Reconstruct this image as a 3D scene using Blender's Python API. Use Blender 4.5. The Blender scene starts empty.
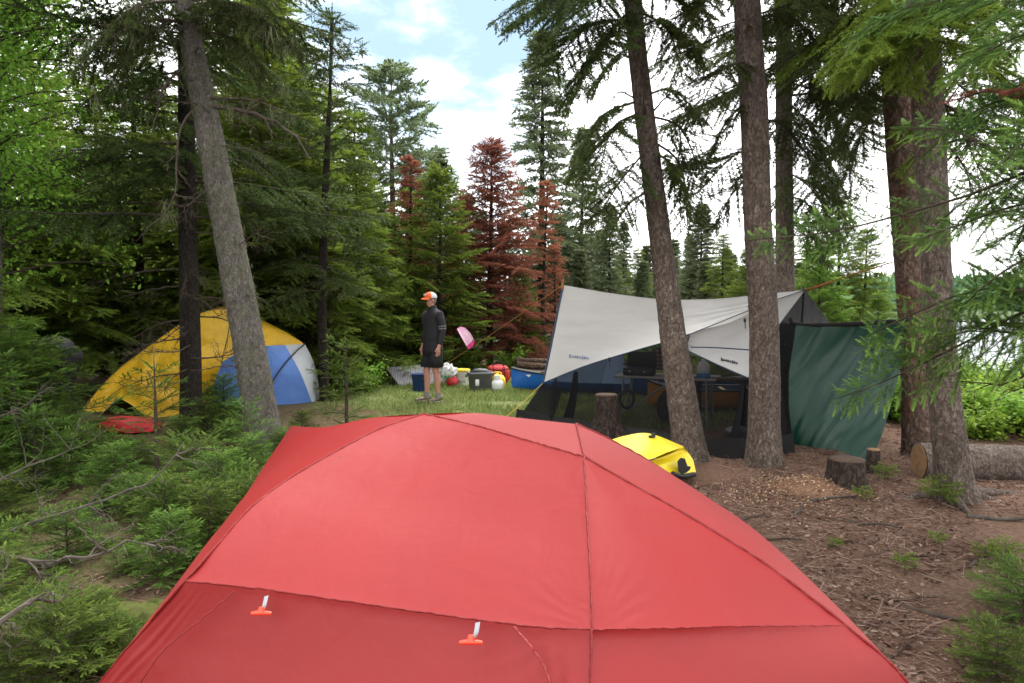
import bpy, math
import numpy as np
from mathutils import Vector, Matrix

scene = bpy.context.scene
C = scene.collection
rng = np.random.default_rng(11)
rad = math.radians

# ------------------------------------------------------------------ camera, light, exposure
F = 683.0
HZ = 307.0
CAM_Z = 1.55
PITCH = math.atan((341.5 - HZ) / F)
cam_d = bpy.data.cameras.new("camera")
cam = bpy.data.objects.new("camera", cam_d)
C.objects.link(cam)
cam.location = (0, 0, CAM_Z)
cam.rotation_euler = (rad(90) - PITCH, 0, 0)
cam_d.sensor_width = 36.0
cam_d.lens = 36.0 * F / 1024.0
cam_d.clip_start = 0.05
cam_d.clip_end = 5000
scene.camera = cam

scene.view_settings.view_transform = 'Standard'
scene.view_settings.look = 'None'
scene.view_settings.gamma = 1.0
scene.view_settings.use_curve_mapping = False
scene.view_settings.exposure = 1.7
SUN_EL, SUN_AZ = rad(60), rad(18)      # azimuth measured clockwise from +Y
sun_d = bpy.data.lights.new("sun", 'SUN')
sun_d.energy = 1.6
sun_d.angle = rad(24)
sun_d.color = (1.0, 0.96, 0.9)
sun = bpy.data.objects.new("sun", sun_d)
C.objects.link(sun)
sd = Vector((math.sin(SUN_AZ) * math.cos(SUN_EL), math.cos(SUN_AZ) * math.cos(SUN_EL), math.sin(SUN_EL)))
sun.rotation_euler = sd.to_track_quat('Z', 'Y').to_euler()
sun.location = (10, -6, 25)

world = bpy.data.worlds.new("World")
scene.world = world
world.use_nodes = True


def nd(t, kind, props=None, **ins):
    n = t.nodes.new(kind)
    for k, v in (props or {}).items():
        setattr(n, k, v)
    for k, v in ins.items():
        key = k.replace('_', ' ')
        s = n.inputs[key] if key in n.inputs else n.inputs[k]
        if isinstance(v, bpy.types.NodeSocket):
            t.links.new(v, s)
        else:
            s.default_value = v
    return n


def mixc(t, fac, a, b, blend='MIX'):
    n = t.nodes.new('ShaderNodeMix')
    n.data_type = 'RGBA'
    n.blend_type = blend
    for i, v in ((0, fac), (6, a), (7, b)):
        if isinstance(v, bpy.types.NodeSocket):
            t.links.new(v, n.inputs[i])
        elif i == 0:
            n.inputs[0].default_value = v
        else:
            n.inputs[i].default_value = (*v[:3], 1)
    return n.outputs[2]


def ramp(t, fac, stops):
    n = t.nodes.new('ShaderNodeValToRGB')
    e = n.color_ramp.elements
    while len(e) < len(stops):
        e.new(0.5)
    for i, (p, c) in enumerate(stops):
        e[i].position = p
        e[i].color = (c, c, c, 1) if not hasattr(c, '__len__') else (*c, 1)
    t.links.new(fac, n.inputs[0])
    return n.outputs[0]


def math_n(t, op, a, b=None, clamp=False):
    n = t.nodes.new('ShaderNodeMath')
    n.operation = op
    n.use_clamp = clamp
    for i, v in ((0, a), (1, b)):
        if v is None:
            continue
        if isinstance(v, bpy.types.NodeSocket):
            t.links.new(v, n.inputs[i])
        else:
            n.inputs[i].default_value = v
    return n.outputs[0]


def build_world():
    t = world.node_tree
    t.nodes.clear()
    sky = nd(t, 'ShaderNodeTexSky')
    sky.sky_type = 'NISHITA'
    sky.sun_disc = False
    sky.sun_elevation = SUN_EL
    sky.sun_rotation = SUN_AZ
    sky.dust_density = 2.0
    tc = nd(t, 'ShaderNodeTexCoord')
    mp = nd(t, 'ShaderNodeMapping', Vector=tc.outputs['Generated'], Scale=(1, 1, 2.2), Location=(0.3, 0.1, 0))
    ns = nd(t, 'ShaderNodeTexNoise', Vector=mp.outputs[0], Scale=3.2, Detail=7.0, Roughness=0.6)
    # broad gap in the cloud deck
    g = Vector((-0.12, 1.0, 0.37)).normalized()
    dp = nd(t, 'ShaderNodeVectorMath', {'operation': 'DOT_PRODUCT'})
    t.links.new(tc.outputs['Generated'], dp.inputs[0])
    dp.inputs[1].default_value = g
    hole = nd(t, 'ShaderNodeMapRange', {'interpolation_type': 'SMOOTHSTEP'}, Value=dp.outputs['Value'])
    for k, v in (('From Min', 0.955), ('From Max', 0.995), ('To Min', 0.0), ('To Max', 0.40)):
        hole.inputs[k].default_value = v
    f = math_n(t, 'SUBTRACT', ns.outputs[0], hole.outputs[0])
    cov = nd(t, 'ShaderNodeMapRange', {'interpolation_type': 'SMOOTHSTEP'}, Value=f)
    for k, v in (('From Min', 0.02), ('From Max', 0.34), ('To Min', 0.0), ('To Max', 1.0)):
        cov.inputs[k].default_value = v
    n2 = nd(t, 'ShaderNodeTexNoise', Vector=mp.outputs[0], Scale=6.0, Detail=5.0)
    shade = ramp(t, n2.outputs[0], [(0.3, (8.4, 8.5, 8.7)), (0.7, (11.6, 11.6, 11.6))])
    skyb = mixc(t, 0.88, sky.outputs[0], (1.75, 2.55, 3.35))
    col = mixc(t, cov.outputs[0], skyb, shade)
    bg = nd(t, 'ShaderNodeBackground', Color=col, Strength=0.1)
    out = nd(t, 'ShaderNodeOutputWorld')
    t.links.new(bg.outputs[0], out.inputs[0])


build_world()
scene.cycles.use_denoising = True
scene.cycles.max_bounces = 8
scene.cycles.diffuse_bounces = 4
scene.cycles.transparent_max_bounces = 16
scene.cycles.sample_clamp_indirect = 6.0

# ------------------------------------------------------------------ pixel -> world helpers
_sp, _cp = math.sin(PITCH), math.cos(PITCH)


def ray(px, py):
    u, v = (px - 512) / F, (341.5 - py) / F
    return np.array((u, v * _sp + _cp, v * _cp - _sp))


def at(px, py, d):
    r = ray(px, py)
    return np.array((0, 0, CAM_Z)) + r * (d / r[1])


def gnd(px, py, z=0.0):
    r = ray(px, py)
    k = (z - CAM_Z) / r[2]
    return np.array((0, 0, CAM_Z)) + r * k


# ------------------------------------------------------------------ noise
def _h(ix, iy, iz):
    n = (ix.astype(np.uint32) * np.uint32(374761393) + iy.astype(np.uint32) * np.uint32(668265263)
         + iz.astype(np.uint32) * np.uint32(2246822519))
    n = (n ^ (n >> np.uint32(13))) * np.uint32(1274126177)
    n = n ^ (n >> np.uint32(16))
    return (n & np.uint32(0xFFFF)).astype(np.float64) / 65535.0


def vnoise(p):
    p = np.asarray(p, float)
    i = np.floor(p).astype(np.int64)
    f = p - i
    f = f * f * (3 - 2 * f)
    r = 0
    for dx in (0, 1):
        for dy in (0, 1):
            for dz in (0, 1):
                w = ((f[..., 0] if dx else 1 - f[..., 0]) * (f[..., 1] if dy else 1 - f[..., 1])
                     * (f[..., 2] if dz else 1 - f[..., 2]))
                r = r + w * _h(i[..., 0] + dx, i[..., 1] + dy, i[..., 2] + dz)
    return r * 2 - 1


def fbm(p, o=4):
    p = np.asarray(p, float)
    s, a = 0, 0.5
    for k in range(o):
        s = s + a * vnoise(p * (2 ** k) + 17.3 * k)
        a *= 0.5
    return s


def nrm(v):
    v = np.asarray(v, float)
    return v / np.maximum(np.linalg.norm(v, axis=-1, keepdims=True), 1e-9)


# ------------------------------------------------------------------ mesh builder
class MB:
    def __init__(s):
        s.V, s.F, s.T, s.M, s.n = [], [], [], [], 0

    def add(s, V, Fc, tint=0.5, m=0):
        V = np.asarray(V, float).reshape(-1, 3)
        Fc = np.asarray(Fc, np.int64)
        if len(V) == 0 or len(Fc) == 0:
            return
        s.V.append(V)
        s.F.append(Fc + s.n)
        s.T.append(np.broadcast_to(np.asarray(tint, float), (len(V),)))
        s.M.append(np.full(len(Fc), m, np.int32))
        s.n += len(V)

    def grid(s, G, closed_u=False, tint=0.5, m=0):
        G = np.asarray(G, float)
        a, b = G.shape[:2]
        i = np.arange(a * b).reshape(a, b)
        if closed_u:
            i = np.vstack([i, i[:1]])
        Fq = np.stack([i[:-1, :-1], i[1:, :-1], i[1:, 1:], i[:-1, 1:]], -1).reshape(-1, 4)
        s.add(G.reshape(-1, 3), Fq, tint, m)

    def tube(s, P, r, n=8, cap=True, tint=0.5, m=0, fn=None, ell=None):
        P = np.asarray(P, float)
        k = len(P)
        r = np.broadcast_to(np.asarray(r, float), (k,))
        T = nrm(np.gradient(P, axis=0))
        ref = np.array((0, 0, 1.0)) if abs(T[0][2]) < 0.9 else np.array((1.0, 0, 0))
        N = []
        u = nrm(np.cross(ref, T[0]))
        for t_ in T:
            u = nrm(u - t_ * np.dot(u, t_))
            N.append(u)
        N = np.array(N)
        B = np.cross(T, N)
        a = np.linspace(0, 2 * np.pi, n, endpoint=False)
        e1, e2 = (1, 1) if ell is None else ell
        G = (P[:, None] + N[:, None] * (np.cos(a)[None, :, None] * r[:, None, None] * e1)
             + B[:, None] * (np.sin(a)[None, :, None] * r[:, None, None] * e2))
        if fn is not None:
            G = fn(G, P, a)
        i = np.arange(k * n).reshape(k, n)
        j = np.roll(i, -1, 1)
        Fq = np.stack([i[:-1], j[:-1], j[1:], i[1:]], -1).reshape(-1, 4)
        s.add(G.reshape(-1, 3), Fq, tint, m)
        if cap:
            for row, flip in ((0, True), (k - 1, False)):
                V = np.vstack([G[row], G[row].mean(0)])
                q = np.arange(n)
                Ft = np.stack([q, np.roll(q, -1), np.full(n, n)], -1)
                if flip:
                    Ft = Ft[:, ::-1]
                s.add(V, Ft, tint, m)

    def loft(s, secs, cap=True, tint=0.5, m=0):
        """list of closed rings (n,3)"""
        G = np.array(secs, float)
        k, n = G.shape[:2]
        i = np.arange(k * n).reshape(k, n)
        j = np.roll(i, -1, 1)
        s.add(G.reshape(-1, 3), np.stack([i[:-1], j[:-1], j[1:], i[1:]], -1).reshape(-1, 4), tint, m)
        if cap:
            for row, flip in ((0, True), (k - 1, False)):
                V = np.vstack([G[row], G[row].mean(0)])
                q = np.arange(n)
                Ft = np.stack([q, np.roll(q, -1), np.full(n, n)], -1)
                s.add(V, Ft[:, ::-1] if flip else Ft, tint, m)

    def box(s, c, size, rot=0.0, tint=0.5, m=0, bevel=0.0):
        c = np.asarray(c, float)
        h = np.asarray(size, float) / 2
        b = min(bevel, h.min() * 0.6)
        rings = []
        def rr(x, y, z, bb):
            q = []
            for cx, cy, a0 in ((1, 1, 0), (-1, 1, 90), (-1, -1, 180), (1, -1, 270)):
                for k in range(4 if bevel else 1):
                    an = rad(a0 + 30 * k)
                    q.append((cx * (x - bb) + (bb * math.cos(an) if bevel else 0),
                              cy * (y - bb) + (bb * math.sin(an) if bevel else 0), z))
            return np.array(q)
        if bevel:
            rings = [rr(h[0] - b * .9, h[1] - b * .9, -h[2], b * .3), rr(h[0], h[1], -h[2] + b, b),
                     rr(h[0], h[1], h[2] - b, b), rr(h[0] - b * .9, h[1] - b * .9, h[2], b * .3)]
        else:
            rings = [rr(h[0], h[1], -h[2], 0), rr(h[0], h[1], h[2], 0)]
        ca, sa = math.cos(rot), math.sin(rot)
        M = np.array(((ca, -sa, 0), (sa, ca, 0), (0, 0, 1)))
        s.loft([q @ M.T + c for q in rings], True, tint, m)

    def lathe(s, prof, c=(0, 0, 0), n=20, tint=0.5, m=0):
        a = np.linspace(0, 2 * np.pi, n, endpoint=False)
        c = np.asarray(c, float)
        s.loft([np.stack([r * np.cos(a), r * np.sin(a), np.full(n, z)], -1) + c for r, z in prof], True, tint, m)

    def blob(s, c, rx, ry, rz, amp=0.12, fr=2.0, n=14, seed=0.0, tint=0.5, m=0, flat=None):
        a = np.linspace(0, 2 * np.pi, n, endpoint=False)
        secs = []
        for ph in np.linspace(-math.pi / 2 + .12, math.pi / 2 - .12, n // 2 + 2):
            d = np.stack([np.cos(a) * math.cos(ph), np.sin(a) * math.cos(ph), np.full(n, math.sin(ph))], -1)
            q = d * (1 + amp * fbm(d * fr + seed, 3))[:, None] * np.array((rx, ry, rz))
            if flat is not None:
                q[:, 2] = np.maximum(q[:, 2], flat)
            secs.append(q + np.asarray(c))
        s.loft(secs, True, tint, m)

    def inst(s, tv, tf, O, A, B, Cc, sc, tint=0.5, m=0, ttint=None):
        """instance template (k,3) at n frames; sc (n,) or (n,3)"""
        n, k = len(O), len(tv)
        if n == 0:
            return
        sc = np.asarray(sc, float)
        if sc.ndim == 1:
            sc = np.repeat(sc[:, None], 3, 1)
        X = tv[None, :, 0, None] * (A * sc[:, :1])[:, None]
        Y = tv[None, :, 1, None] * (B * sc[:, 1:2])[:, None]
        Z = tv[None, :, 2, None] * (Cc * sc[:, 2:3])[:, None]
        V = (O[:, None] + X + Y + Z).reshape(-1, 3)
        Fc = (tf[None] + (np.arange(n) * k)[:, None, None]).reshape(-1, tf.shape[1])
        tt = np.broadcast_to(np.asarray(tint, float), (n,))
        tt = np.repeat(tt, k)
        if ttint is not None:
            tt = tt + np.tile(ttint, n)
        s.add(V, Fc, tt, m)

    def mesh(s, name, mats, smooth=True):
        me = bpy.data.meshes.new(name)
        V = np.concatenate(s.V)
        me.vertices.add(len(V))
        me.vertices.foreach_set('co', V.astype(np.float32).ravel())
        nl = sum(f.size for f in s.F)
        nf = sum(len(f) for f in s.F)
        me.loops.add(nl)
        me.loops.foreach_set('vertex_index', np.concatenate([f.ravel() for f in s.F]).astype(np.int32))
        me.polygons.add(nf)
        cnt = np.concatenate([np.full(len(f), f.shape[1], np.int32) for f in s.F])
        st = np.zeros(nf, np.int32)
        st[1:] = np.cumsum(cnt)[:-1]
        me.polygons.foreach_set('loop_start', st)
        me.polygons.foreach_set('material_index', np.concatenate(s.M))
        me.polygons.foreach_set('use_smooth', np.full(nf, smooth, bool))
        at_ = me.attributes.new('tint', 'FLOAT', 'POINT')
        at_.data.foreach_set('value', np.concatenate(s.T).astype(np.float32))
        for mm in (mats if isinstance(mats, (list, tuple)) else [mats]):
            me.materials.append(mm)
        me.update(calc_edges=True)
        return me

    def build(s, name, mats, parent=None, smooth=True):
        o = bpy.data.objects.new(name, s.mesh(name, mats, smooth))
        C.objects.link(o)
        if parent is not None:
            o.parent = parent
        return o


def thing(name, label, cat, loc=(0, 0, 0), rz=0.0, group=None):
    o = bpy.data.objects.new(name, None)
    C.objects.link(o)
    o.location = loc
    o.rotation_euler = (0, 0, rz)
    o['label'] = label
    o['category'] = cat
    if group:
        o['group'] = group
    return o


def tag(o, label, cat, group=None):
    o['label'] = label
    o['category'] = cat
    if group:
        o['group'] = group
    return o


def kind(o, k):
    o['kind'] = k
    return o


def copy_thing(root, loc, rz=0.0, sc=1.0, label=None, group=None, rx=0.0, ry=0.0):
    def cp(o, par):
        c = o.copy()
        C.objects.link(c)
        if par is not None:
            c.parent = par
        for ch in list(o.children):
            cp(ch, c)
        return c
    r = cp(root, None)
    r.location = loc
    r.rotation_euler = (rx, ry, rz)
    r.scale = (sc, sc, sc)
    if label:
        r['label'] = label
    if group:
        r['group'] = group
    return r


def place(o, loc, rz=0.0, sc=1.0, rx=0.0, ry=0.0):
    o.location = loc
    o.rotation_euler = (rx, ry, rz)
    o.scale = (sc, sc, sc)
    return o


# ------------------------------------------------------------------ curves and patches
def resample(P, n):
    P = np.asarray(P, float)
    d = np.concatenate([[0], np.cumsum(np.linalg.norm(np.diff(P, axis=0), axis=1))])
    s = np.linspace(0, d[-1], n)
    return np.stack([np.interp(s, d, P[:, i]) for i in range(P.shape[1])], -1)


def spline(P, n):
    P = np.asarray(P, float)
    if len(P) == 2:
        return resample(P, n)
    Q = np.vstack([2 * P[0] - P[1], P, 2 * P[-1] - P[-2]])
    out = []
    for i in range(len(P) - 1):
        a, b, c, d = Q[i:i + 4]
        t = np.linspace(0, 1, 12, endpoint=False)[:, None]
        out.append(0.5 * ((2 * b) + (c - a) * t + (2 * a - 5 * b + 4 * c - d) * t ** 2 + (3 * b - a - 3 * c + d) * t ** 3))
    out.append(P[-1:])
    return resample(np.vstack(out), n)


def coons(c0, c1, d0, d1, nu, nv):
    """c0: v=0 edge, c1: v=1 edge (both along u); d0: u=0 edge, d1: u=1 edge (both along v)"""
    c0, c1 = spline(c0, nu), spline(c1, nu)
    d0, d1 = spline(d0, nv), spline(d1, nv)
    u = np.linspace(0, 1, nu)[:, None, None]
    v = np.linspace(0, 1, nv)[None, :, None]
    L = (1 - v) * c0[:, None] + v * c1[:, None]
    Rr = (1 - u) * d0[None] + u * d1[None]
    Bl = (1 - u) * (1 - v) * c0[0] + u * (1 - v) * c0[-1] + (1 - u) * v * c1[0] + u * v * c1[-1]
    return L + Rr - Bl


def gnormals(G):
    return nrm(np.cross(np.gradient(G, axis=0), np.gradient(G, axis=1)))


def sag(G, amt):
    """pull the middle of a patch along its normal (signed)"""
    nu, nv = G.shape[:2]
    w = (np.sin(np.linspace(0, np.pi, nu)) ** .8)[:, None] * (np.sin(np.linspace(0, np.pi, nv)) ** .8)[None]
    return G + gnormals(G) * (w * amt)[..., None]


def edge_w(nu, nv, p=0.5):
    return ((np.sin(np.linspace(0, np.pi, nu)) ** p)[:, None] * (np.sin(np.linspace(0, np.pi, nv)) ** p)[None])


# ------------------------------------------------------------------ materials
def new_mat(name):
    m = bpy.data.materials.new(name)
    m.use_nodes = True
    t = m.node_tree
    t.nodes.clear()
    o = t.nodes.new('ShaderNodeOutputMaterial')
    return m, t, o


def bump(t, h, strength=0.3, dist=0.01):
    b = nd(t, 'ShaderNodeBump', Height=h, Strength=strength, Distance=dist)
    return b.outputs[0]


def objco(t):
    return nd(t, 'ShaderNodeTexCoord').outputs['Object']


def mat_plain(name, col, rough=0.6, var=0.15, scale=12.0, bmp=0.1, spec=0.4, metal=0.0, col2=None):
    m, t, o = new_mat(name)
    co = objco(t)
    n = nd(t, 'ShaderNodeTexNoise', Vector=co, Scale=scale, Detail=5.0, Roughness=0.65)
    c2 = col2 or tuple(x * (1 - var * 2) for x in col)
    cc = mixc(t, ramp(t, n.outputs[0], [(0.35, 0.0), (0.7, 1.0)]), col, c2)
    n2 = nd(t, 'ShaderNodeTexNoise', Vector=co, Scale=scale * 9, Detail=3.0)
    b = nd(t, 'ShaderNodeBsdfPrincipled', Base_Color=cc, Roughness=rough, Metallic=metal)
    b.inputs['Specular IOR Level'].default_value = spec
    t.links.new(bump(t, n2.outputs[0], bmp, 0.004), b.inputs['Normal'])
    t.links.new(b.outputs[0], o.inputs[0])
    return m


def mat_cloth(name, col, rough=0.5, trans=0.25, weave=500.0, var=0.06, bmp=0.12, spec=0.5, wr=6.0, wrs=0.25, sheen=0.0,
              stretch=(1, 1, 1)):
    """coated tent fabric: fine weave, soft creases, light glowing through"""
    m, t, o = new_mat(name)
    co = objco(t)
    n = nd(t, 'ShaderNodeTexNoise', Vector=co, Scale=2.5, Detail=4.0)
    cc = mixc(t, n.outputs[0], tuple(x * (1 + var) for x in col), tuple(x * (1 - var * 2) for x in col))
    w = nd(t, 'ShaderNodeTexNoise', Vector=co, Scale=weave, Detail=1.0)
    mp = nd(t, 'ShaderNodeMapping', Vector=co, Scale=stretch)
    cr = nd(t, 'ShaderNodeTexNoise', Vector=mp.outputs[0], Scale=wr, Detail=4.0, Distortion=0.6)
    b1 = nd(t, 'ShaderNodeBump', Height=cr.outputs[0], Strength=wrs, Distance=0.02)
    b2 = nd(t, 'ShaderNodeBump', Height=w.outputs[0], Strength=bmp, Distance=0.001, Normal=b1.outputs[0])
    b = nd(t, 'ShaderNodeBsdfPrincipled', Base_Color=cc, Roughness=rough, Normal=b2.outputs[0])
    b.inputs['Specular IOR Level'].default_value = spec
    b.inputs['Sheen Weight'].default_value = sheen
    tr = nd(t, 'ShaderNodeBsdfTranslucent', Color=cc, Normal=b2.outputs[0])
    mx = nd(t, 'ShaderNodeMixShader', Fac=trans)
    t.links.new(b.outputs[0], mx.inputs[1])
    t.links.new(tr.outputs[0], mx.inputs[2])
    t.links.new(mx.outputs[0], o.inputs[0])
    return m


def mat_foliage(name, dark, mid, tip, trans=0.35, rough=0.6, hue=0.03):
    m, t, o = new_mat(name)
    a = nd(t, 'ShaderNodeAttribute', {'attribute_name': 'tint'})
    n = nd(t, 'ShaderNodeTexNoise', Vector=objco(t), Scale=1.7, Detail=2.0)
    f = math_n(t, 'ADD', a.outputs['Fac'], math_n(t, 'MULTIPLY', math_n(t, 'SUBTRACT', n.outputs[0], 0.5), 0.5), True)
    cc = ramp(t, f, [(0.05, dark), (0.5, mid), (0.95, tip)])
    oi = nd(t, 'ShaderNodeObjectInfo')
    hs = nd(t, 'ShaderNodeHueSaturation', Color=cc,
            Hue=math_n(t, 'ADD', math_n(t, 'MULTIPLY', oi.outputs['Random'], hue), 0.5 - hue / 2),
            Value=math_n(t, 'ADD', math_n(t, 'MULTIPLY', oi.outputs['Random'], 0.4), 0.8))
    b = nd(t, 'ShaderNodeBsdfPrincipled', Base_Color=hs.outputs[0], Roughness=rough)
    b.inputs['Specular IOR Level'].default_value = 0.12
    tr = nd(t, 'ShaderNodeBsdfTranslucent', Color=hs.outputs[0])
    mx = nd(t, 'ShaderNodeMixShader', Fac=trans)
    t.links.new(b.outputs[0], mx.inputs[1])
    t.links.new(tr.outputs[0], mx.inputs[2])
    t.links.new(mx.outputs[0], o.inputs[0])
    return m


def mat_bark(name, c1, c2, lich, lamt=0.5, scale=14.0, red=None):
    """scaly conifer bark: small overlapping flakes, dark between them, crusts of lichen"""
    m, t, o = new_mat(name)
    co = objco(t)
    mp = nd(t, 'ShaderNodeMapping', Vector=co, Scale=(1, 1, 0.5))
    wob = nd(t, 'ShaderNodeTexNoise', Vector=mp.outputs[0], Scale=scale * 1.6, Detail=5.0, Roughness=0.7)
    wv = mixc(t, 0.10, mp.outputs[0], wob.outputs['Color'], 'ADD')
    vc = nd(t, 'ShaderNodeTexVoronoi', Vector=wv, Scale=scale * 3.6)
    n = nd(t, 'ShaderNodeTexNoise', Vector=mp.outputs[0], Scale=scale * 4, Detail=7.0, Roughness=0.75)
    big = nd(t, 'ShaderNodeTexNoise', Vector=mp.outputs[0], Scale=scale * .35, Detail=4.0)
    cell = nd(t, 'ShaderNodeSeparateColor', Color=vc.outputs['Color'])
    f = math_n(t, 'ADD', math_n(t, 'MULTIPLY', cell.outputs[0], 0.25), math_n(t, 'MULTIPLY', ramp(t, n.outputs[0], [(.32, 0.), (.66, 1.)]), 0.62))
    f = math_n(t, 'ADD', f, math_n(t, 'MULTIPLY', math_n(t, 'SUBTRACT', big.outputs[0], .5), .7), True)
    cc = mixc(t, f, tuple(x * .8 for x in c1), tuple(x * 1.15 for x in c2))
    if red:
        n3 = nd(t, 'ShaderNodeTexNoise', Vector=mp.outputs[0], Scale=5.0, Detail=4.0)
        cc = mixc(t, ramp(t, n3.outputs[0], [(0.5, 0.0), (0.62, 0.7)]), cc, red)
    crack = ramp(t, vc.outputs['Distance'], [(0.30, 1.0), (0.75, 0.0)])
    cc = mixc(t, math_n(t, 'MULTIPLY', math_n(t, 'SUBTRACT', 1.0, crack), 0.72), cc, tuple(x * .3 for x in c1))
    ln = nd(t, 'ShaderNodeTexNoise', Vector=co, Scale=9.0, Detail=8.0, Roughness=0.8)
    lm = ramp(t, ln.outputs[0], [(0.62 - 0.2 * lamt, 0.0), (0.74 - 0.2 * lamt, 0.8)])
    cc = mixc(t, lm, cc, lich)
    v2 = nd(t, 'ShaderNodeTexVoronoi', Vector=wv, Scale=scale * 1.3)
    plate = ramp(t, v2.outputs['Distance'], [(0.35, 1.0), (0.8, 0.0)])
    cc = mixc(t, math_n(t, 'MULTIPLY', math_n(t, 'SUBTRACT', 1.0, plate), 0.45), cc, tuple(x * .45 for x in c1))
    h = math_n(t, 'ADD', math_n(t, 'ADD', crack, plate), math_n(t, 'MULTIPLY', n.outputs[0], .8))
    b = nd(t, 'ShaderNodeBsdfPrincipled', Base_Color=cc, Roughness=0.9)
    b.inputs['Specular IOR Level'].default_value = 0.15
    t.links.new(bump(t, h, 1.0, 0.02), b.inputs['Normal'])
    t.links.new(b.outputs[0], o.inputs[0])
    return m


def mat_mesh(name, col, clear=0.55, scale=900.0):
    """mosquito netting: real holes between dark threads, averaged"""
    m, t, o = new_mat(name)
    d = nd(t, 'ShaderNodeBsdfDiffuse', Color=(*col, 1))
    tr = nd(t, 'ShaderNodeBsdfTransparent')
    n = nd(t, 'ShaderNodeTexNoise', Vector=objco(t), Scale=3.0, Detail=3.0)
    f = math_n(t, 'ADD', clear - 0.1, math_n(t, 'MULTIPLY', n.outputs[0], 0.2))
    mx = nd(t, 'ShaderNodeMixShader', Fac=f)
    t.links.new(d.outputs[0], mx.inputs[1])
    t.links.new(tr.outputs[0], mx.inputs[2])
    t.links.new(mx.outputs[0], o.inputs[0])
    return m


M = {}
M['fir'] = mat_foliage('fir_needles', (0.080, 0.122, 0.017), (0.170, 0.245, 0.037), (0.26, 0.36, 0.060), .55)
M['fir_bright'] = mat_foliage('young_fir_needles', (0.068, 0.118, 0.017), (0.160, 0.250, 0.038), (0.27, 0.39, 0.070), .5)
M['sapling'] = mat_foliage('sapling_needles', (0.038, 0.070, 0.012), (0.090, 0.155, 0.026), (0.20, 0.30, 0.052), .42)
M['spruce'] = mat_foliage('spruce_needles', (0.036, 0.054, 0.018), (0.075, 0.105, 0.030), (0.13, 0.17, 0.050), 0.38)
M['spruce_far'] = mat_foliage('far_spruce_needles', (0.11, 0.140, 0.070), (0.17, 0.205, 0.105), (0.22, 0.26, 0.13), 0.45)  # paler and greyer than the near spruce: distance haze put into the colour
M['red'] = mat_foliage('dead_needles', (0.18, 0.064, 0.042), (0.31, 0.115, 0.074), (0.40, 0.19, 0.12), 0.5, 0.8, 0.015)
M['leaf'] = mat_foliage('birch_leaves', (0.075, 0.145, 0.016), (0.15, 0.26, 0.030), (0.23, 0.36, 0.05), 0.55, 0.4)
M['lichen'] = mat_foliage('beard_lichen', (0.08, 0.095, 0.045), (0.13, 0.15, 0.075), (0.20, 0.215, 0.12), 0.4, 0.9, 0.01)
M['twig'] = mat_plain('twig_wood', (0.075, 0.058, 0.045), 0.9, 0.25, 20, 0.4, 0.1)
M['deadtwig'] = mat_plain('dead_twig_wood', (0.095, 0.082, 0.068), 0.95, 0.3, 15, 0.5, 0.1, col2=(0.045, 0.037, 0.03))
M['bark'] = mat_bark('spruce_bark', (0.18, 0.134, 0.108), (0.38, 0.305, 0.255), (0.33, 0.32, 0.27), 0.15)
M['bark_red'] = mat_bark('red_flaky_bark', (0.13, 0.085, 0.064), (0.25, 0.175, 0.135), (0.2, 0.2, 0.16), 0.0, 10, (0.20, 0.085, 0.05))
M['bark_moss'] = mat_bark('mossy_bark', (0.19, 0.165, 0.145), (0.40, 0.36, 0.32), (0.22, 0.23, 0.13), 0.6, 18)
M['bark_dark'] = mat_bark('dark_bark', (0.045, 0.036, 0.03), (0.09, 0.072, 0.06), (0.11, 0.12, 0.08), 0.1, 16)

# ------------------------------------------------------------------ conifer foliage
def shoot_t(n, nl, w, flat=True, seed=1, tip=True):
    """a needle shoot along +x, length 1: single-triangle needles"""
    r = np.random.default_rng(seed)
    V, Fc = [], []
    def needle(b, d, l, ww):
        side = np.cross(d, (0, 0, 1.0))
        side = side / max(np.linalg.norm(side), 1e-6)
        k = len(V)
        V.extend([b - side * ww / 2, b + side * ww / 2, b + d * l])
        Fc.append((k, k + 1, k + 2))
    for i in range(n):
        t = (i + .5) / n
        for sg in (1, -1):
            an = rad(62 - 30 * t) + r.normal(0, .12)
            ph = r.uniform(0.0, 0.7) if flat else r.uniform(-.7, 1.5)
            d = np.array((math.cos(an), sg * math.sin(an) * math.cos(ph), math.sin(an) * math.sin(ph)))
            needle(np.array((t * .93 + r.uniform(-.3, .3) / n, 0, 0)), d, nl * (1.05 - .35 * t) * r.uniform(.85, 1.15), w)
    if tip:
        for sg in (-.35, 0, .35):
            needle(np.array((.9, 0, 0)), nrm(np.array((1, sg, r.uniform(0, .2)))), nl * .7, w)
    return np.array(V), np.array(Fc, np.int64)


T_NEAR = shoot_t(15, .27, .052)
T_NEAR_R = shoot_t(12, .28, .065, False)
T_MID = shoot_t(6, .38, .12)
T_MID_R = shoot_t(6, .36, .13, False)
T_FAR = shoot_t(4, .5, .20, False)
STICK = (np.array([(0, .5, -.29), (0, -.5, -.29), (0, 0, .58), (1, .25, -.15), (1, -.25, -.15), (1, 0, .3)]),
         np.array([(0, 1, 4, 3), (1, 2, 5, 4), (2, 0, 3, 5)], np.int64))
LEAF = (np.array([(0, 0, 0), (.35, .28, .06), (.7, .22, .05), (1, 0, -.06), (.7, -.22, .05), (.35, -.28, .06)]),
        np.array([(0, 1, 2, 3), (0, 3, 4, 5)], np.int64))
HANG = (np.array([(0, -.05, 0), (0, .05, 0), (.5, .09, .06), (.5, -.02, .04), (1, -.05, -.03)]),
        np.array([(0, 1, 2), (0, 2, 3), (3, 2, 4)], np.int64))


def frames(A, jitter=0.3):
    up = np.array((0, 0, 1.0)) + rng.normal(0, jitter, A.shape)
    B = nrm(np.cross(up, A))
    return B, np.cross(A, B)


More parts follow.
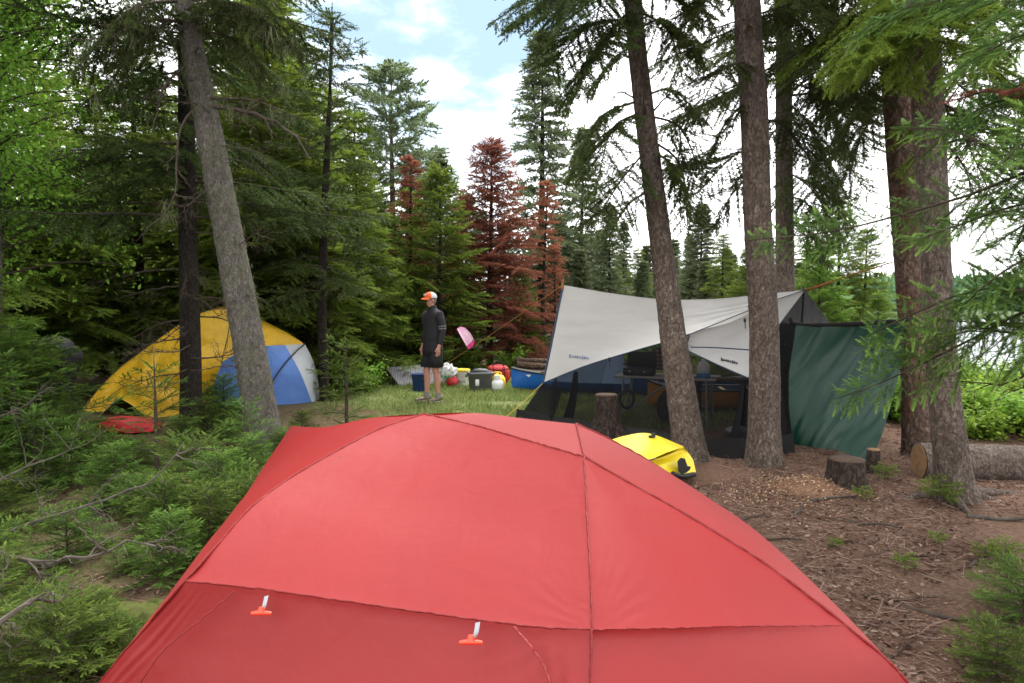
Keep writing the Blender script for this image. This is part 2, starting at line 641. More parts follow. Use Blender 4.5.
class Crown:
    """collects needles (material 0) and wood (material 1)"""
    def __init__(s, tmpl=T_MID, new=0.35):
        s.mb = MB()
        s.tmpl, s.new = tmpl, new
        s.wood = MB()

    def shoots(s, O, A, L, tint):
        B, Cc = frames(A)
        s.mb.inst(*s.tmpl, O, A, B, Cc, L, tint, 0)

    def sticks(s, O, A, L, r, m=1):
        B, Cc = frames(A, .5)
        sc = np.stack([L, r * 2, r * 2], -1)
        s.mb.inst(*STICK, O, A, B, Cc, sc, .5, m)

    def bough(s, pts, width, sp, sl, start=.12, ang=52, droop=0.0, wood=.012, dens=1.0, power=.65, up=(0, 0, 1),
              needle_from=0.0, base=None, tilt=.3):
        up = np.asarray(up, float) + rng.normal(0, tilt, 3)
        P = spline(pts, 14)
        L = np.linalg.norm(np.diff(P, axis=0), axis=1).sum()
        if wood > .004:
            s.mb.tube(P, np.linspace(wood, wood * .25, len(P)), 4, False, .5, 1)
        else:
            s.mb.tube(P[::2], np.linspace(wood, wood * .3, len(P[::2])), 3, False, .5, 1)
        n = max(3, int(L * (1 - start) / sp))
        f = np.clip(np.linspace(start, .985, n) + rng.normal(0, .25 / n, n), start, .99)
        x = np.linspace(0, 1, len(P))
        pos = np.stack([np.interp(f, x, P[:, i]) for i in range(3)], -1)
        Tg = nrm(np.gradient(P, axis=0))
        T = nrm(np.stack([np.interp(f, x, Tg[:, i]) for i in range(3)], -1))
        pos, T, f = np.repeat(pos, 2, 0), np.repeat(T, 2, 0), np.repeat(f, 2)
        sg = np.tile((1.0, -1.0), n)
        if dens < 1:
            k = rng.random(len(f)) < dens
            pos, T, f, sg = pos[k], T[k], f[k], sg[k]
        side = nrm(np.cross(T, np.asarray(up, float)))
        a = rad(ang)
        d2 = nrm(T * math.cos(a) + side * (sg * math.sin(a))[:, None] + rng.normal(0, .12, T.shape)
                 + np.array((0, 0, -droop)))
        q = (f - start) / (1 - start)
        l2 = width * (1 - q) ** power * np.minimum(1, .4 + q * 3) * rng.uniform(.55, 1.15, len(f)) + sl * .6
        s.sticks(pos, d2, l2, np.maximum(l2 * .008, .0012))
        m = np.maximum(2, (l2 / (sl * .62)).astype(int))
        idx = np.repeat(np.arange(len(f)), m)
        kk = np.arange(len(idx)) - np.repeat(np.cumsum(m) - m, m)
        t = (kk + .6) / m[idx]
        b0 = rng.uniform(.2, .5) if base is None else base
        keep = t * l2[idx] > needle_from
        idx, kk, t = idx[keep], kk[keep], t[keep]
        o3 = pos[idx] + d2[idx] * (l2[idx] * t)[:, None]
        side2 = nrm(np.cross(d2[idx], np.asarray(up, float)))
        for lat in (1, -1):
            an = rad(48)
            d3 = nrm(d2[idx] * math.cos(an) + side2 * lat * math.sin(an) + rng.normal(0, .16, o3.shape)
                     + np.array((0, 0, -droop * .8)))
            L3 = sl * (1.12 - .5 * t) * rng.uniform(.7, 1.2, len(t))
            s.shoots(o3, d3, L3, b0 + rng.normal(0, .1, len(t)) + s.new * (t > .62) * rng.uniform(.3, 1, len(t)))
        s.shoots(o3, nrm(d2[idx] + rng.normal(0, .08, o3.shape)), np.full(len(t), sl * 1.05),
                 b0 + rng.normal(0, .08, len(t)))
        # leaders
        s.shoots(pos + d2 * (l2 * .93)[:, None], d2, np.full(len(l2), sl * 1.1), b0 + s.new)
        n4 = max(2, int(L * (1 - start) / (sl * .6)))
        f4 = np.linspace(max(start, .3), 1, n4)
        p4 = np.stack([np.interp(f4, x, P[:, i]) for i in range(3)], -1)
        t4 = nrm(np.stack([np.interp(f4, x, Tg[:, i]) for i in range(3)], -1))
        s.shoots(p4, t4, np.full(n4, sl * 1.1), b0 + .1)

    def bare(s, pts, r, n_side=5, length=.3, m=1, depth=1):
        """a dead limb with forking bare twigs"""
        P = spline(pts, 12)
        P = P + rng.normal(0, .012, P.shape) * np.linspace(0, 1, 12)[:, None]
        s.mb.tube(P, np.linspace(r, r * .2, 12), 5, False, .5, m)
        if depth < 0:
            return
        for _ in range(n_side):
            i = rng.integers(3, 11)
            T = nrm(P[i] - P[i - 1])
            d = nrm(T + rng.normal(0, .7, 3))
            l = length * rng.uniform(.4, 1.1)
            q = P[i] + d * l
            mid = (P[i] + q) / 2 + rng.normal(0, l * .08, 3)
            s.bare([P[i], mid, q], r * .4, max(1, n_side // 2), length * .5, m, depth - 1)

    def hang(s, O, L, tint=.5, m=2, w=1.0):
        n = len(O)
        A = nrm(np.array((0, 0, -1.0)) + rng.normal(0, .28, (n, 3)))
        ang = rng.uniform(0, 2 * np.pi, n)
        B = nrm(np.cross(np.stack([np.cos(ang), np.sin(ang), np.zeros(n)], -1), A))
        s.mb.inst(*HANG, O, A, B, np.cross(A, B), np.stack([L, L * w, L * w], -1), tint + rng.normal(0, .2, n), m)

    def beard(s, P, n, lmin, lmax, spread=.04, w=.5):
        """tufts of beard lichen under the curve P"""
        P = spline(P, 20)
        c = P[rng.integers(0, 20, max(1, n // 8))] + rng.normal(0, spread, (max(1, n // 8), 3)) * (1.5, 1.5, .6)
        O = np.repeat(c, 18, 0) + rng.normal(0, spread * .55, (len(c) * 18, 3))
        L = np.repeat(lmin + (lmax - lmin) * rng.random(len(c)) ** 2.5, 18) * rng.uniform(.25, 1.0, len(O))
        s.hang(O, L, .5, 2, w)

    def build(s, name, mats, parent):
        return s.mb.build(name, mats, parent, False)


def conifer_crown(cr, h, zb, r, step, per, sl, sp, rise=.25, sagg=.55, tip=.18, droop=.1, pw=.8, wf=.42, dens=1.0, lean=None,
                  start=.15, irregular=.2, minr=.12, azs=None):
    z = zb
    a0 = rng.uniform(0, 6.28)
    while z < h - .12:
        f = (h - z) / (h - zb)
        for k in range(per):
            az = a0 + 6.283 * k / per + rng.normal(0, .25)
            if azs is not None and not azs(az, z):
                continue
            L = (r * f ** pw + minr) * rng.uniform(1 - irregular, 1 + irregular * .7)
            zz = z + rng.uniform(-.4, .4) * step
            d = np.array((math.cos(az), math.sin(az), 0))
            rz = rise + .55 * (1 - f)
            u = np.array((0, .35, .7, 1.0))
            pts = np.array([0, 0, zz]) + d * (L * u)[:, None] + np.array((0, 0, 1)) * (L * (rz * u - sagg * u ** 2 + tip * u ** 3))[:, None]
            if lean is not None:
                pts = pts + lean(zz)
            cr.bough(pts, L * wf, sp, sl, start, droop=droop, wood=max(.004, L * .011), dens=dens)
        a0 += 1.1
        z += step * (.65 + .6 * f) * rng.uniform(.85, 1.15)
    # leader
    top = np.array((0, 0, h - .25))
    if lean is not None:
        top = top + lean(h)
    cr.shoots(np.repeat(top[None], 4, 0) + np.array([(0, 0, .07 * i) for i in range(4)]),
              np.repeat(nrm(np.array([[0.02, 0.02, 1]])), 4, 0), np.full(4, sl * 1.2), .7)


def trunk_mb(P, radii, n=14, amp=.05, fr=9.0, flare=0.0, nz=40, seed=0.0):
    mb = MB()
    Q = spline(P, nz)
    Pa = np.asarray(P, float)
    cl = np.concatenate([[0], np.cumsum(np.linalg.norm(np.diff(Pa, axis=0), axis=1))])
    rr = np.interp(np.linspace(0, cl[-1], nz), cl, radii)
    z0 = Q[0][2]
    def fn(G, P_, a):
        d = G - P_[:, None]
        zrel = (P_[:, 2] - z0)
        fl = flare * np.exp(-np.maximum(zrel, 0) / .13)[:, None] * (1 + .55 * np.sin(a * 5 + seed)[None] + .3 * np.sin(a * 3 + 1.3 + seed)[None])
        q = np.concatenate([G[..., :2] * fr, G[..., 2:] * fr * .45], -1) + seed
        nn = fbm(q, 3)
        if n >= 40:
            nn = nn * .7 + .45 * np.abs(vnoise(q * 4.3)) + .3 * vnoise(q * 9.7)
        return P_[:, None] + d * (1 + amp * nn + np.maximum(fl, 0))[..., None]
    mb.tube(Q, rr, n, True, fn=fn)
    return mb


def simple_tree(name, h, zb, r, tmpl, mat, bark, tr=.09, **kw):
    """an Empty with children trunk and crown (copied later)"""
    root = bpy.data.objects.new(name, None)
    C.objects.link(root)
    P = [(0, 0, -.15), (.02, .01, h * .3), (-.02, .02, h * .7), (0, 0, h)]
    trunk_mb(P, [tr * 1.2, tr, tr * .55, .01], 8, .06, 6, .25, 14).build('trunk', M[bark], root)
    cr = Crown(tmpl, kw.pop('new', .35))
    dead = kw.pop('dead', 0)
    conifer_crown(cr, h, zb, r, **kw)
    for _ in range(dead):
        z = rng.uniform(.4, max(zb, .8))
        az = rng.uniform(0, 6.28)
        l = rng.uniform(.3, .9)
        d = np.array((math.cos(az), math.sin(az), -.15))
        cr.bare([(0, 0, z), np.array((0, 0, z)) + d * l * .5, np.array((0, 0, z)) + d * l + (0, 0, .05)], .012, 3, .3)
    cr.build('crown', [M[mat], M['deadtwig' if mat == 'red' else 'twig']], root)
    return root

# ------------------------------------------------------------------ the ground, the lake, the far shore
def sstep(x):
    x = np.clip(x, 0, 1)
    return x * x * (3 - 2 * x)


LAKE_Z = -1.25


def ground_h(x, y):
    x, y = np.asarray(x, float), np.asarray(y, float)
    p = np.stack([x, y, np.zeros_like(x)], -1)
    h = .05 * fbm(p * .5, 3) + .035 * fbm(p * 2.1 + 4, 3) * np.exp(-((y - 6) / 14) ** 2)
    shore = 6.6 + .38 * y
    shore = np.where(y > 140, shore + (y - 140) * 3.0, shore)
    s = sstep((x - shore + 2.6) / 4.5)
    h = h * (1 - s) - 2.3 * s
    far = sstep((y - 203) / 14)
    hill = 1.2 + 7.0 * sstep((y - 212) / 70) + 2.0 * fbm(p * .012, 2)
    return h * (1 - far) + (hill - .6) * far


def make_ground():
    def axis(lo, hi, fine, n):
        t = np.linspace(-1, 1, n)
        k = 6.2
        a = np.sinh(t * k) / math.sinh(k)
        return np.where(a < 0, -a * lo, a * hi) + fine
    xs = axis(-900, 900, 1.0, 200)
    ys = axis(-600, 1500, 5.5, 220)
    X, Y = np.meshgrid(xs, ys, indexing='ij')
    Z = ground_h(X, Y)
    mb = MB()
    mb.grid(np.stack([X, Y, Z], -1))
    m, t, o = new_mat('forest_floor')
    co = objco(t)
    n1 = nd(t, 'ShaderNodeTexNoise', Vector=co, Scale=1.1, Detail=8.0, Roughness=0.7)
    n2 = nd(t, 'ShaderNodeTexNoise', Vector=co, Scale=38.0, Detail=6.0, Roughness=0.8)
    n3 = nd(t, 'ShaderNodeTexVoronoi', Vector=co, Scale=60.0)
    dirt = mixc(t, ramp(t, n2.outputs[0], [(0.35, 0.0), (0.65, 1.0)]), (0.074, 0.038, 0.025), (0.20, 0.120, 0.080))
    dirt = mixc(t, ramp(t, n3.outputs['Color'], [(0.6, 0.0), (0.9, 0.55)]), dirt, (0.20, 0.14, 0.11))
    dirt = mixc(t, ramp(t, n1.outputs[0], [(0.5, 0.0), (0.72, 0.7)]), dirt, (0.10, 0.055, 0.03))
    moss = mixc(t, n2.outputs[0], (0.035, 0.05, 0.014), (0.10, 0.11, 0.035))
    grass = mixc(t, n2.outputs[0], (0.085, 0.115, 0.036), (0.19, 0.22, 0.075))
    sx = nd(t, 'ShaderNodeSeparateXYZ', Vector=co)
    # grass in the clearing: an ellipse with a ragged edge
    def ell(cx, cy, rx, ry):
        a = math_n(t, 'DIVIDE', math_n(t, 'SUBTRACT', sx.outputs[0], cx), rx)
        b = math_n(t, 'DIVIDE', math_n(t, 'SUBTRACT', sx.outputs[1], cy), ry)
        return math_n(t, 'ADD', math_n(t, 'MULTIPLY', a, a), math_n(t, 'MULTIPLY', b, b))
    e = math_n(t, 'ADD', ell(1.0, 13.2, 5.0, 4.6), math_n(t, 'MULTIPLY', math_n(t, 'SUBTRACT', n1.outputs[0], .5), 2.2))
    gm = ramp(t, e, [(0.55, 1.0), (1.0, 0.0)])
    wear = ramp(t, n1.outputs[0], [(0.52, 1.0), (0.66, 0.35)])
    lm = nd(t, 'ShaderNodeMapRange', Value=math_n(t, 'ADD', sx.outputs[0], math_n(t, 'MULTIPLY', n1.outputs[0], 2.0)))
    for k, v in (('From Min', -0.6), ('From Max', 0.4), ('To Min', 0.75), ('To Max', 0.0)):
        lm.inputs[k].default_value = v
    col = mixc(t, math_n(t, 'MULTIPLY', lm.outputs[0], ramp(t, n1.outputs[0], [(0.4, 1.0), (0.6, 0.2)])), dirt, moss)
    col = mixc(t, math_n(t, 'MULTIPLY', gm, wear), col, grass)
    far = nd(t, 'ShaderNodeMapRange', Value=sx.outputs[1])
    for k, v in (('From Min', 18.0), ('From Max', 24.0)):
        far.inputs[k].default_value = v
    col = mixc(t, far.outputs[0], col, (0.05, 0.075, 0.03))
    b = nd(t, 'ShaderNodeBsdfPrincipled', Base_Color=col, Roughness=0.95)
    b.inputs['Specular IOR Level'].default_value = 0.15
    t.links.new(bump(t, n2.outputs[0], 0.9, 0.03), b.inputs['Normal'])
    t.links.new(b.outputs[0], o.inputs[0])
    g = kind(mb.build('ground', m), 'structure')
    # lake
    m, t, o = new_mat('lake_water')
    co = objco(t)
    mp = nd(t, 'ShaderNodeMapping', Vector=co, Scale=(1.0, 2.2, 1.0))
    n = nd(t, 'ShaderNodeTexNoise', Vector=mp.outputs[0], Scale=2.2, Detail=4.0)
    b = nd(t, 'ShaderNodeBsdfPrincipled', Base_Color=(0.10, 0.13, 0.15, 1), Roughness=0.28)
    b.inputs['IOR'].default_value = 1.33
    b.inputs['Specular IOR Level'].default_value = 1.0
    t.links.new(bump(t, n.outputs[0], 0.5, 0.06), b.inputs['Normal'])
    t.links.new(b.outputs[0], o.inputs[0])
    mb = MB()
    X, Y = np.meshgrid(np.linspace(2, 700, 40), np.linspace(-200, 216, 30), indexing='ij')
    mb.grid(np.stack([X, Y, np.full_like(X, LAKE_Z)], -1))
    kind(mb.build('lake_water', m), 'structure')


make_ground()


def gz(x, y):
    return float(ground_h(np.array([x]), np.array([y]))[0])


def on_ground(px, py, dz=0.0):
    p = gnd(px, py)
    for _ in range(3):
        p = gnd(px, py, gz(p[0], p[1]))
    return np.array((p[0], p[1], gz(p[0], p[1]) + dz))


def dcol(px, d):
    """ground point at pixel column px and depth d"""
    x = (px - 512) / F * d
    return np.array((x, d, gz(x, d)))


def far_forest():
    n = 3200
    x = rng.uniform(10, 330, n)
    y = 206 + rng.random(n) ** .8 * 85
    z = ground_h(x, y)
    mb = MB()
    for i in range(n):
        h = rng.uniform(4.5, 9.5)
        r = h * rng.uniform(.16, .26)
        con = rng.random() < .7
        k = 7
        a = np.linspace(0, 6.283, k, endpoint=False) + rng.uniform(0, 1)
        base = np.array((x[i], y[i], z[i] - .3))
        tint = rng.uniform(.1, .9)
        if con:
            secs = []
            for f, q in ((.05, .7), (.12, 1), (.38, .5), (.42, .8), (.66, .33), (.7, .5), (1, .02)):
                rr = r * q * rng.uniform(.7, 1.25, k)
                secs.append(base + np.stack([rr * np.cos(a), rr * np.sin(a), np.full(k, h * f)], -1))
            mb.loft(secs, False, tint)
        else:
            secs = []
            for f, q in ((.1, .5), (.3, 1.2), (.55, 1.5), (.8, 1.1), (.93, .4)):
                rr = r * q * rng.uniform(.75, 1.2, k)
                secs.append(base + np.stack([rr * np.cos(a), rr * np.sin(a), np.full(k, h * .8 * f)], -1))
            mb.loft(secs, True, tint + .3)
    o = mb.build('forest', mat_foliage('far_forest', (0.040, 0.075, 0.040), (0.065, 0.115, 0.052), (0.11, 0.17, 0.07), 0.1, .9), None, False)
    kind(o, 'stuff')
    tag(o, 'far wooded shore beyond the lake', 'forest')


far_forest()


def litter():
    """needles, bark flakes, dead leaves and bits of twig over the bare ground: nobody could count them"""
    mb = MB()
    n = 60000
    d = 2.2 + rng.random(n) ** 1.3 * 9
    x = rng.uniform(-.9, 1.05, n) * d * .82
    x = np.where(rng.random(n) < .55, np.abs(x) + .3, x)
    keep = ~((np.abs(x) < 1.1) & (d < 3.6)) & (fbm(np.stack([x * 1.1, d * 1.1, x * 0], -1), 3) + .25 * rng.random(n) > .0)
    x, d = x[keep], d[keep]
    z = ground_h(x, d) + .004
    O = np.stack([x, d, z], -1)
    n = len(x)
    az = rng.uniform(0, 6.283, n)
    A = nrm(np.stack([np.cos(az), np.sin(az), rng.normal(.05, .18, n)], -1))
    B, Cc = frames(A, .5)
    k = rng.random(n)
    chip = k < .55
    L = .010 + .035 * rng.random(n) ** 2
    mb.inst(*LEAF, O[chip], A[chip], B[chip], Cc[chip], L[chip], rng.random(chip.sum()))
    s = ~chip
    L2 = rng.uniform(.03, .16, n) ** 1.0
    mb.inst(*STICK, O[s], A[s], B[s], Cc[s], np.stack([L2, L2 * 0 + rng.uniform(.002, .007, n), L2 * 0 + .004], -1)[s], rng.random(s.sum()))
    m = mat_foliage('litter', (0.055, 0.028, 0.020), (0.14, 0.082, 0.060), (0.27, 0.19, 0.15), 0.0, .9, .01)
    o = kind(mb.build('litter', m, None, False), 'stuff')
    tag(o, 'brown needles, bark flakes and twigs strewn over the bare ground', 'forest litter')


def grass():
    mb = MB()
    n = 70000
    x = rng.normal(.8, 2.6, n)
    y = rng.uniform(8.6, 17.5, n)
    p = np.stack([x, y, x * 0], -1)
    e = ((x - 1) / 5) ** 2 + ((y - 13.2) / 4.6) ** 2 + fbm(p * .9, 3) * 1.1
    keep = (e < 1.0) & (fbm(p * 1.3 + 9, 3) < .22 + .2 * rng.random(n))
    x, y = x[keep], y[keep]
    n = len(x)
    O = np.stack([x, y, ground_h(x, y) - .005], -1)
    A = nrm(np.array((0, 0, 1.0)) + rng.normal(0, .38, (n, 3)))
    B, Cc = frames(A, 2.0)
    L = rng.uniform(.03, .11, n)
    T = (np.array([(0, -.07, 0), (0, .07, 0), (.6, .05, .08), (.6, -.05, .08), (1, 0, .25)]),
         np.array([(0, 1, 2), (0, 2, 3), (3, 2, 4)], np.int64))
    mb.inst(*T, O, A, B, Cc, L, rng.uniform(.1, .9, n))
    m = mat_foliage('grass_blades', (0.09, 0.13, 0.034), (0.18, 0.235, 0.065), (0.28, 0.29, 0.11), .4, .6)
    o = kind(mb.build('grass', m, None, False), 'stuff')
    tag(o, 'short worn grass of the clearing', 'grass')


litter()
grass()

# ------------------------------------------------------------------ red tent in front
M['red_fly'] = mat_cloth('red_tent_fly', (0.240, 0.0105, 0.0105), 0.5, 0.14, 900, .06, .35, .36, 9, .16, .0)
M['red_seam'] = mat_cloth('red_seam_tape', (0.19, 0.008, 0.008), 0.5, 0.08, 700, .08, .25, .4, 40, .5)
M['webbing'] = mat_plain('grey_webbing', (0.27, 0.27, 0.29), .8, .1, 200, .5)
M['orange_plastic'] = mat_plain('orange_plastic', (0.75, 0.045, 0.015), .35, .03, 30, .05, .5)


def red_tent():
    t = thing('tent', 'red dome tent in front with grey strap toggles on its fly', 'tent', (0, 2.2, 0))
    off = np.array((0, 2.2, 0.0))
    A = at(291, 426, 3.45)
    B = at(424, 414, 2.75)
    Cq = at(576, 424, 2.75)
    E = at(584, 457, 2.1)
    L = at(185, 581, 2.0)
    J = at(592, 630, 1.62)
    Rr = at(846, 626, 1.98)
    LF = np.array((-1.56, 2.02, -.02))
    RF = np.array((1.52, 1.98, -.02))
    FF = np.array((.17, 1.02, -.02))
    LB = np.array((-1.75, 3.75, -.02))
    RB = np.array((1.42, 3.45, -.02))
    s1 = [E, at(640, 489, 2.09), at(690, 517, 2.07), at(768, 566, 2.03), Rr]
    s1b = [Rr, at(908, 683, 1.96), RF]
    rf = [B, at(465, 423, 2.62), at(512, 436, 2.38), E]
    s2 = [B, at(380, 429, 2.68), at(339, 450, 2.55), at(297, 474, 2.42), at(254, 505, 2.25), at(218, 545, 2.1), L]
    s2b = [L, at(142, 632, 2.0), at(100, 683, 2.0), LF]
    s4 = [L, at(260, 589, 1.96), at(400, 609, 1.83), at(520, 625, 1.69), J]
    s4b = [J, at(680, 628, 1.70), at(760, 626, 1.83), Rr]
    s3 = [E, at(586, 500, 1.945), at(590, 570, 1.75), J]

    def panel(name, G, am=.0, gather=None, mat='red_fly', folds=None):
        G = sag(G, am)
        u, v = np.meshgrid(np.linspace(0, 1, G.shape[0]), np.linspace(0, 1, G.shape[1]), indexing='ij')
        ew = edge_w(*G.shape[:2], .5)
        # faint pull lines running from the seams into the cloth
        pull = vnoise(np.stack([u * 26 + v * 6, v * 1.8, u * 0 + am * 99], -1)) * np.exp(-v * 9) + vnoise(np.stack([u * 22 - v * 5, v * 2, u * 0 + 7], -1)) * np.exp(-(1 - v) * 9)
        G = G + gnormals(G) * (.0022 * pull * ew + .004 * ew * fbm(G * 2.2, 2))[..., None]
        if folds is not None:
            for (u0, wd, k, amp, sl) in folds:
                uu = u + sl * v
                w = np.exp(-((uu - u0) / wd) ** 2) * np.minimum(1, v * 8) * ew
                G = G + gnormals(G) * (amp * w * np.sin(uu * k + 2.5 * vnoise(np.stack([u * 20, v * 4, u * 0], -1))))[..., None]
        if gather is not None:
            g, rr_, amp = gather
            N = gnormals(G)
            D = G - g
            dist = np.linalg.norm(D, axis=-1)
            ang = np.arctan2(D[..., 2], D[..., 0])
            w = np.exp(-(dist / rr_) ** 2) * np.minimum(1, dist / .03) * edge_w(*G.shape[:2], .4)
            G = G + N * (w * amp * np.sin(ang * 26 + 3 * vnoise(G * 9)))[..., None]
        mb = MB()
        mb.grid(G - off)
        return mb.build(name, M[mat], t)

    # main roof, sagging a little between the poles
    Jm = 60
    panel('roof_panel', coons(rf, s4, s2, s3, 110, 90), .018, (J, .13, .005))
    panel('roof_panel', coons([E, E], s4b, s3, s1, 80, 80), .004, (J, .13, .005))
    panel('roof_panel', coons([B, at(475, 413, 2.8), at(520, 418, 2.78), Cq], rf, [B, B], [Cq, E], 50, 24), .004)
    panel('front_panel', coons(s4, [LF, LF * .55 + FF * .45 + (0, .02, 0), FF], s2b, [J, at(590, 683, 1.56), FF], 180, 70), .022, (J, .22, .005), folds=((.93, .05, 150, .013, -.06), (.045, .03, 260, .008, .04)))
    panel('front_panel', coons(s4b, [FF, FF * .5 + RF * .5, RF], [J, at(590, 683, 1.56), FF], s1b, 80, 60), .010, (J, .13, .003))
    AB = [B, at(370, 418, 2.95), at(325, 427, 3.2), A]
    panel('side_panel', coons(s2 + s2b[1:], [A, A * .6 + LB * .4 + (-.03, 0, .0), LB],
                              AB, [LF, LB], 90, 40), -.012)
    CD = [Cq, at(610, 440, 2.8), at(650, 462, 2.88), at(692, 490, 2.95), at(741, 529, 3.02), RB]
    panel('side_panel', coons(s1 + s1b[1:], CD, [E, Cq], [RF, RB], 90, 40), .035)
    panel('back_panel', coons(AB[::-1] + [at(475, 413, 2.8), at(520, 418, 2.78), Cq], [LB, (LB + RB) / 2 + (0, .4, 0), RB],
                              [A, A * .6 + LB * .4 + (-.03, 0, 0), LB], CD, 80, 40), 0.0)
    mb = MB()
    for c, w in ((s1 + s1b[1:], .0055), (rf, .0045), (s2 + s2b[1:], .0045), (s4, .0028), (s4b, .0018), (s3 + [at(590, 683, 1.56)], .0058),
                 ([Cq, E], .0075), (CD, .006)):
        P = spline(c, 70) - off
        P = spline(P + rng.normal(0, .0007, P.shape), 140)
        mb.tube(P, w, 8, True, ell=(.45, 1))
    mb.build('seam', M['red_seam'], t)
    # curved zip flap on each side of the front pole
    for c in ([at(236, 591, 1.955), at(205, 617, 1.945), at(165, 650, 1.935), at(138, 688, 1.93)],
              [at(514, 627, 1.675), at(532, 648, 1.63), at(548, 675, 1.59), at(556, 720, 1.5)]):
        mb = MB()
        P = spline(c, 60) - off + np.array((0, -.006, .003))
        P[:, 2] += .0012 * np.sin(np.arange(60) * .9) + rng.normal(0, .0006, 60)
        mb.tube(P, .0038, 6, True, ell=(1, .5))
        mb.build('zip_flap', M['red_seam'], t)
    for (a, b, d) in (((268, 594), (262, 612), 1.93), ((478, 620), (471, 641), 1.70)):
        o = bpy.data.objects.new('toggle', None)
        C.objects.link(o)
        o.parent = t
        p0, p1 = at(*a, d) - off + (0, -.012, 0), at(*b, d - .035) - off
        mb = MB()
        mid = (p0 + p1) / 2 + np.array((.004, -.012, 0))
        P = spline([p0, mid, p1], 14)
        w = np.array((.006, 0, .0015))
        mb.grid(np.stack([P - w, P - w * .3 + (0, -.001, 0), P + w * .3 + (0, -.001, 0), P + w], 0))
        mb.build('strap', M['webbing'], o)
        mb = MB()
        mb.tube([p1 + (-.028, -.004, -.002), p1 + (-.012, -.006, .0), p1 + (.012, -.006, .0), p1 + (.028, -.004, -.002)],
                [.0045, .0065, .0065, .0045], 10, True)
        mb.tube([p1 + (0, -.004, .016), p1 + (0, -.005, .002)], [.007, .012], 10, True)
        mb.build('hook', M['orange_plastic'], o)
    # a few fallen scraps on the roof
    for px, py in ((339, 461), (702, 502)):
        mb = MB()
        p = at(px, py, 2.47 if px < 500 else 2.55)
        Bq = np.array([[0, 1., .2]])
        mb.inst(*LEAF, (p + (0, -.01, .015) - off)[None], np.array([[1., .1, .1]]), nrm(Bq), np.array([[0, -.2, 1.]]), np.array([.014]), .2)
        mb.build('fallen_leaf', M['deadtwig'], t)
    return t


red_tent()

# ------------------------------------------------------------------ yellow and blue dome tent
M['yellow_fly'] = mat_cloth('yellow_fly', (0.80, 0.47, 0.018), 0.5, 0.25, 600, .1, .1, .4, 5, .7)
M['blue_fly'] = mat_cloth('blue_fly', (0.15, 0.30, 0.76), 0.5, 0.25, 600, .1, .1, .4, 6, .7)
M['white_fly'] = mat_cloth('white_fly', (0.55, 0.58, 0.62), 0.5, 0.25, 600, .1, .1, .4, 6, .5)
M['shade_inside'] = mat_plain('tent_mouth_shade', (0.02, 0.02, 0.022), .9, .2, 8, .2)  # shade within the tent's open mouth, given as a colour
M['black_pole'] = mat_plain('black_pole', (0.02, 0.02, 0.022), .4, .1, 8, .05)
M['cord'] = mat_plain('pale_cord', (0.55, 0.52, 0.42), .8, .1, 80, .3)


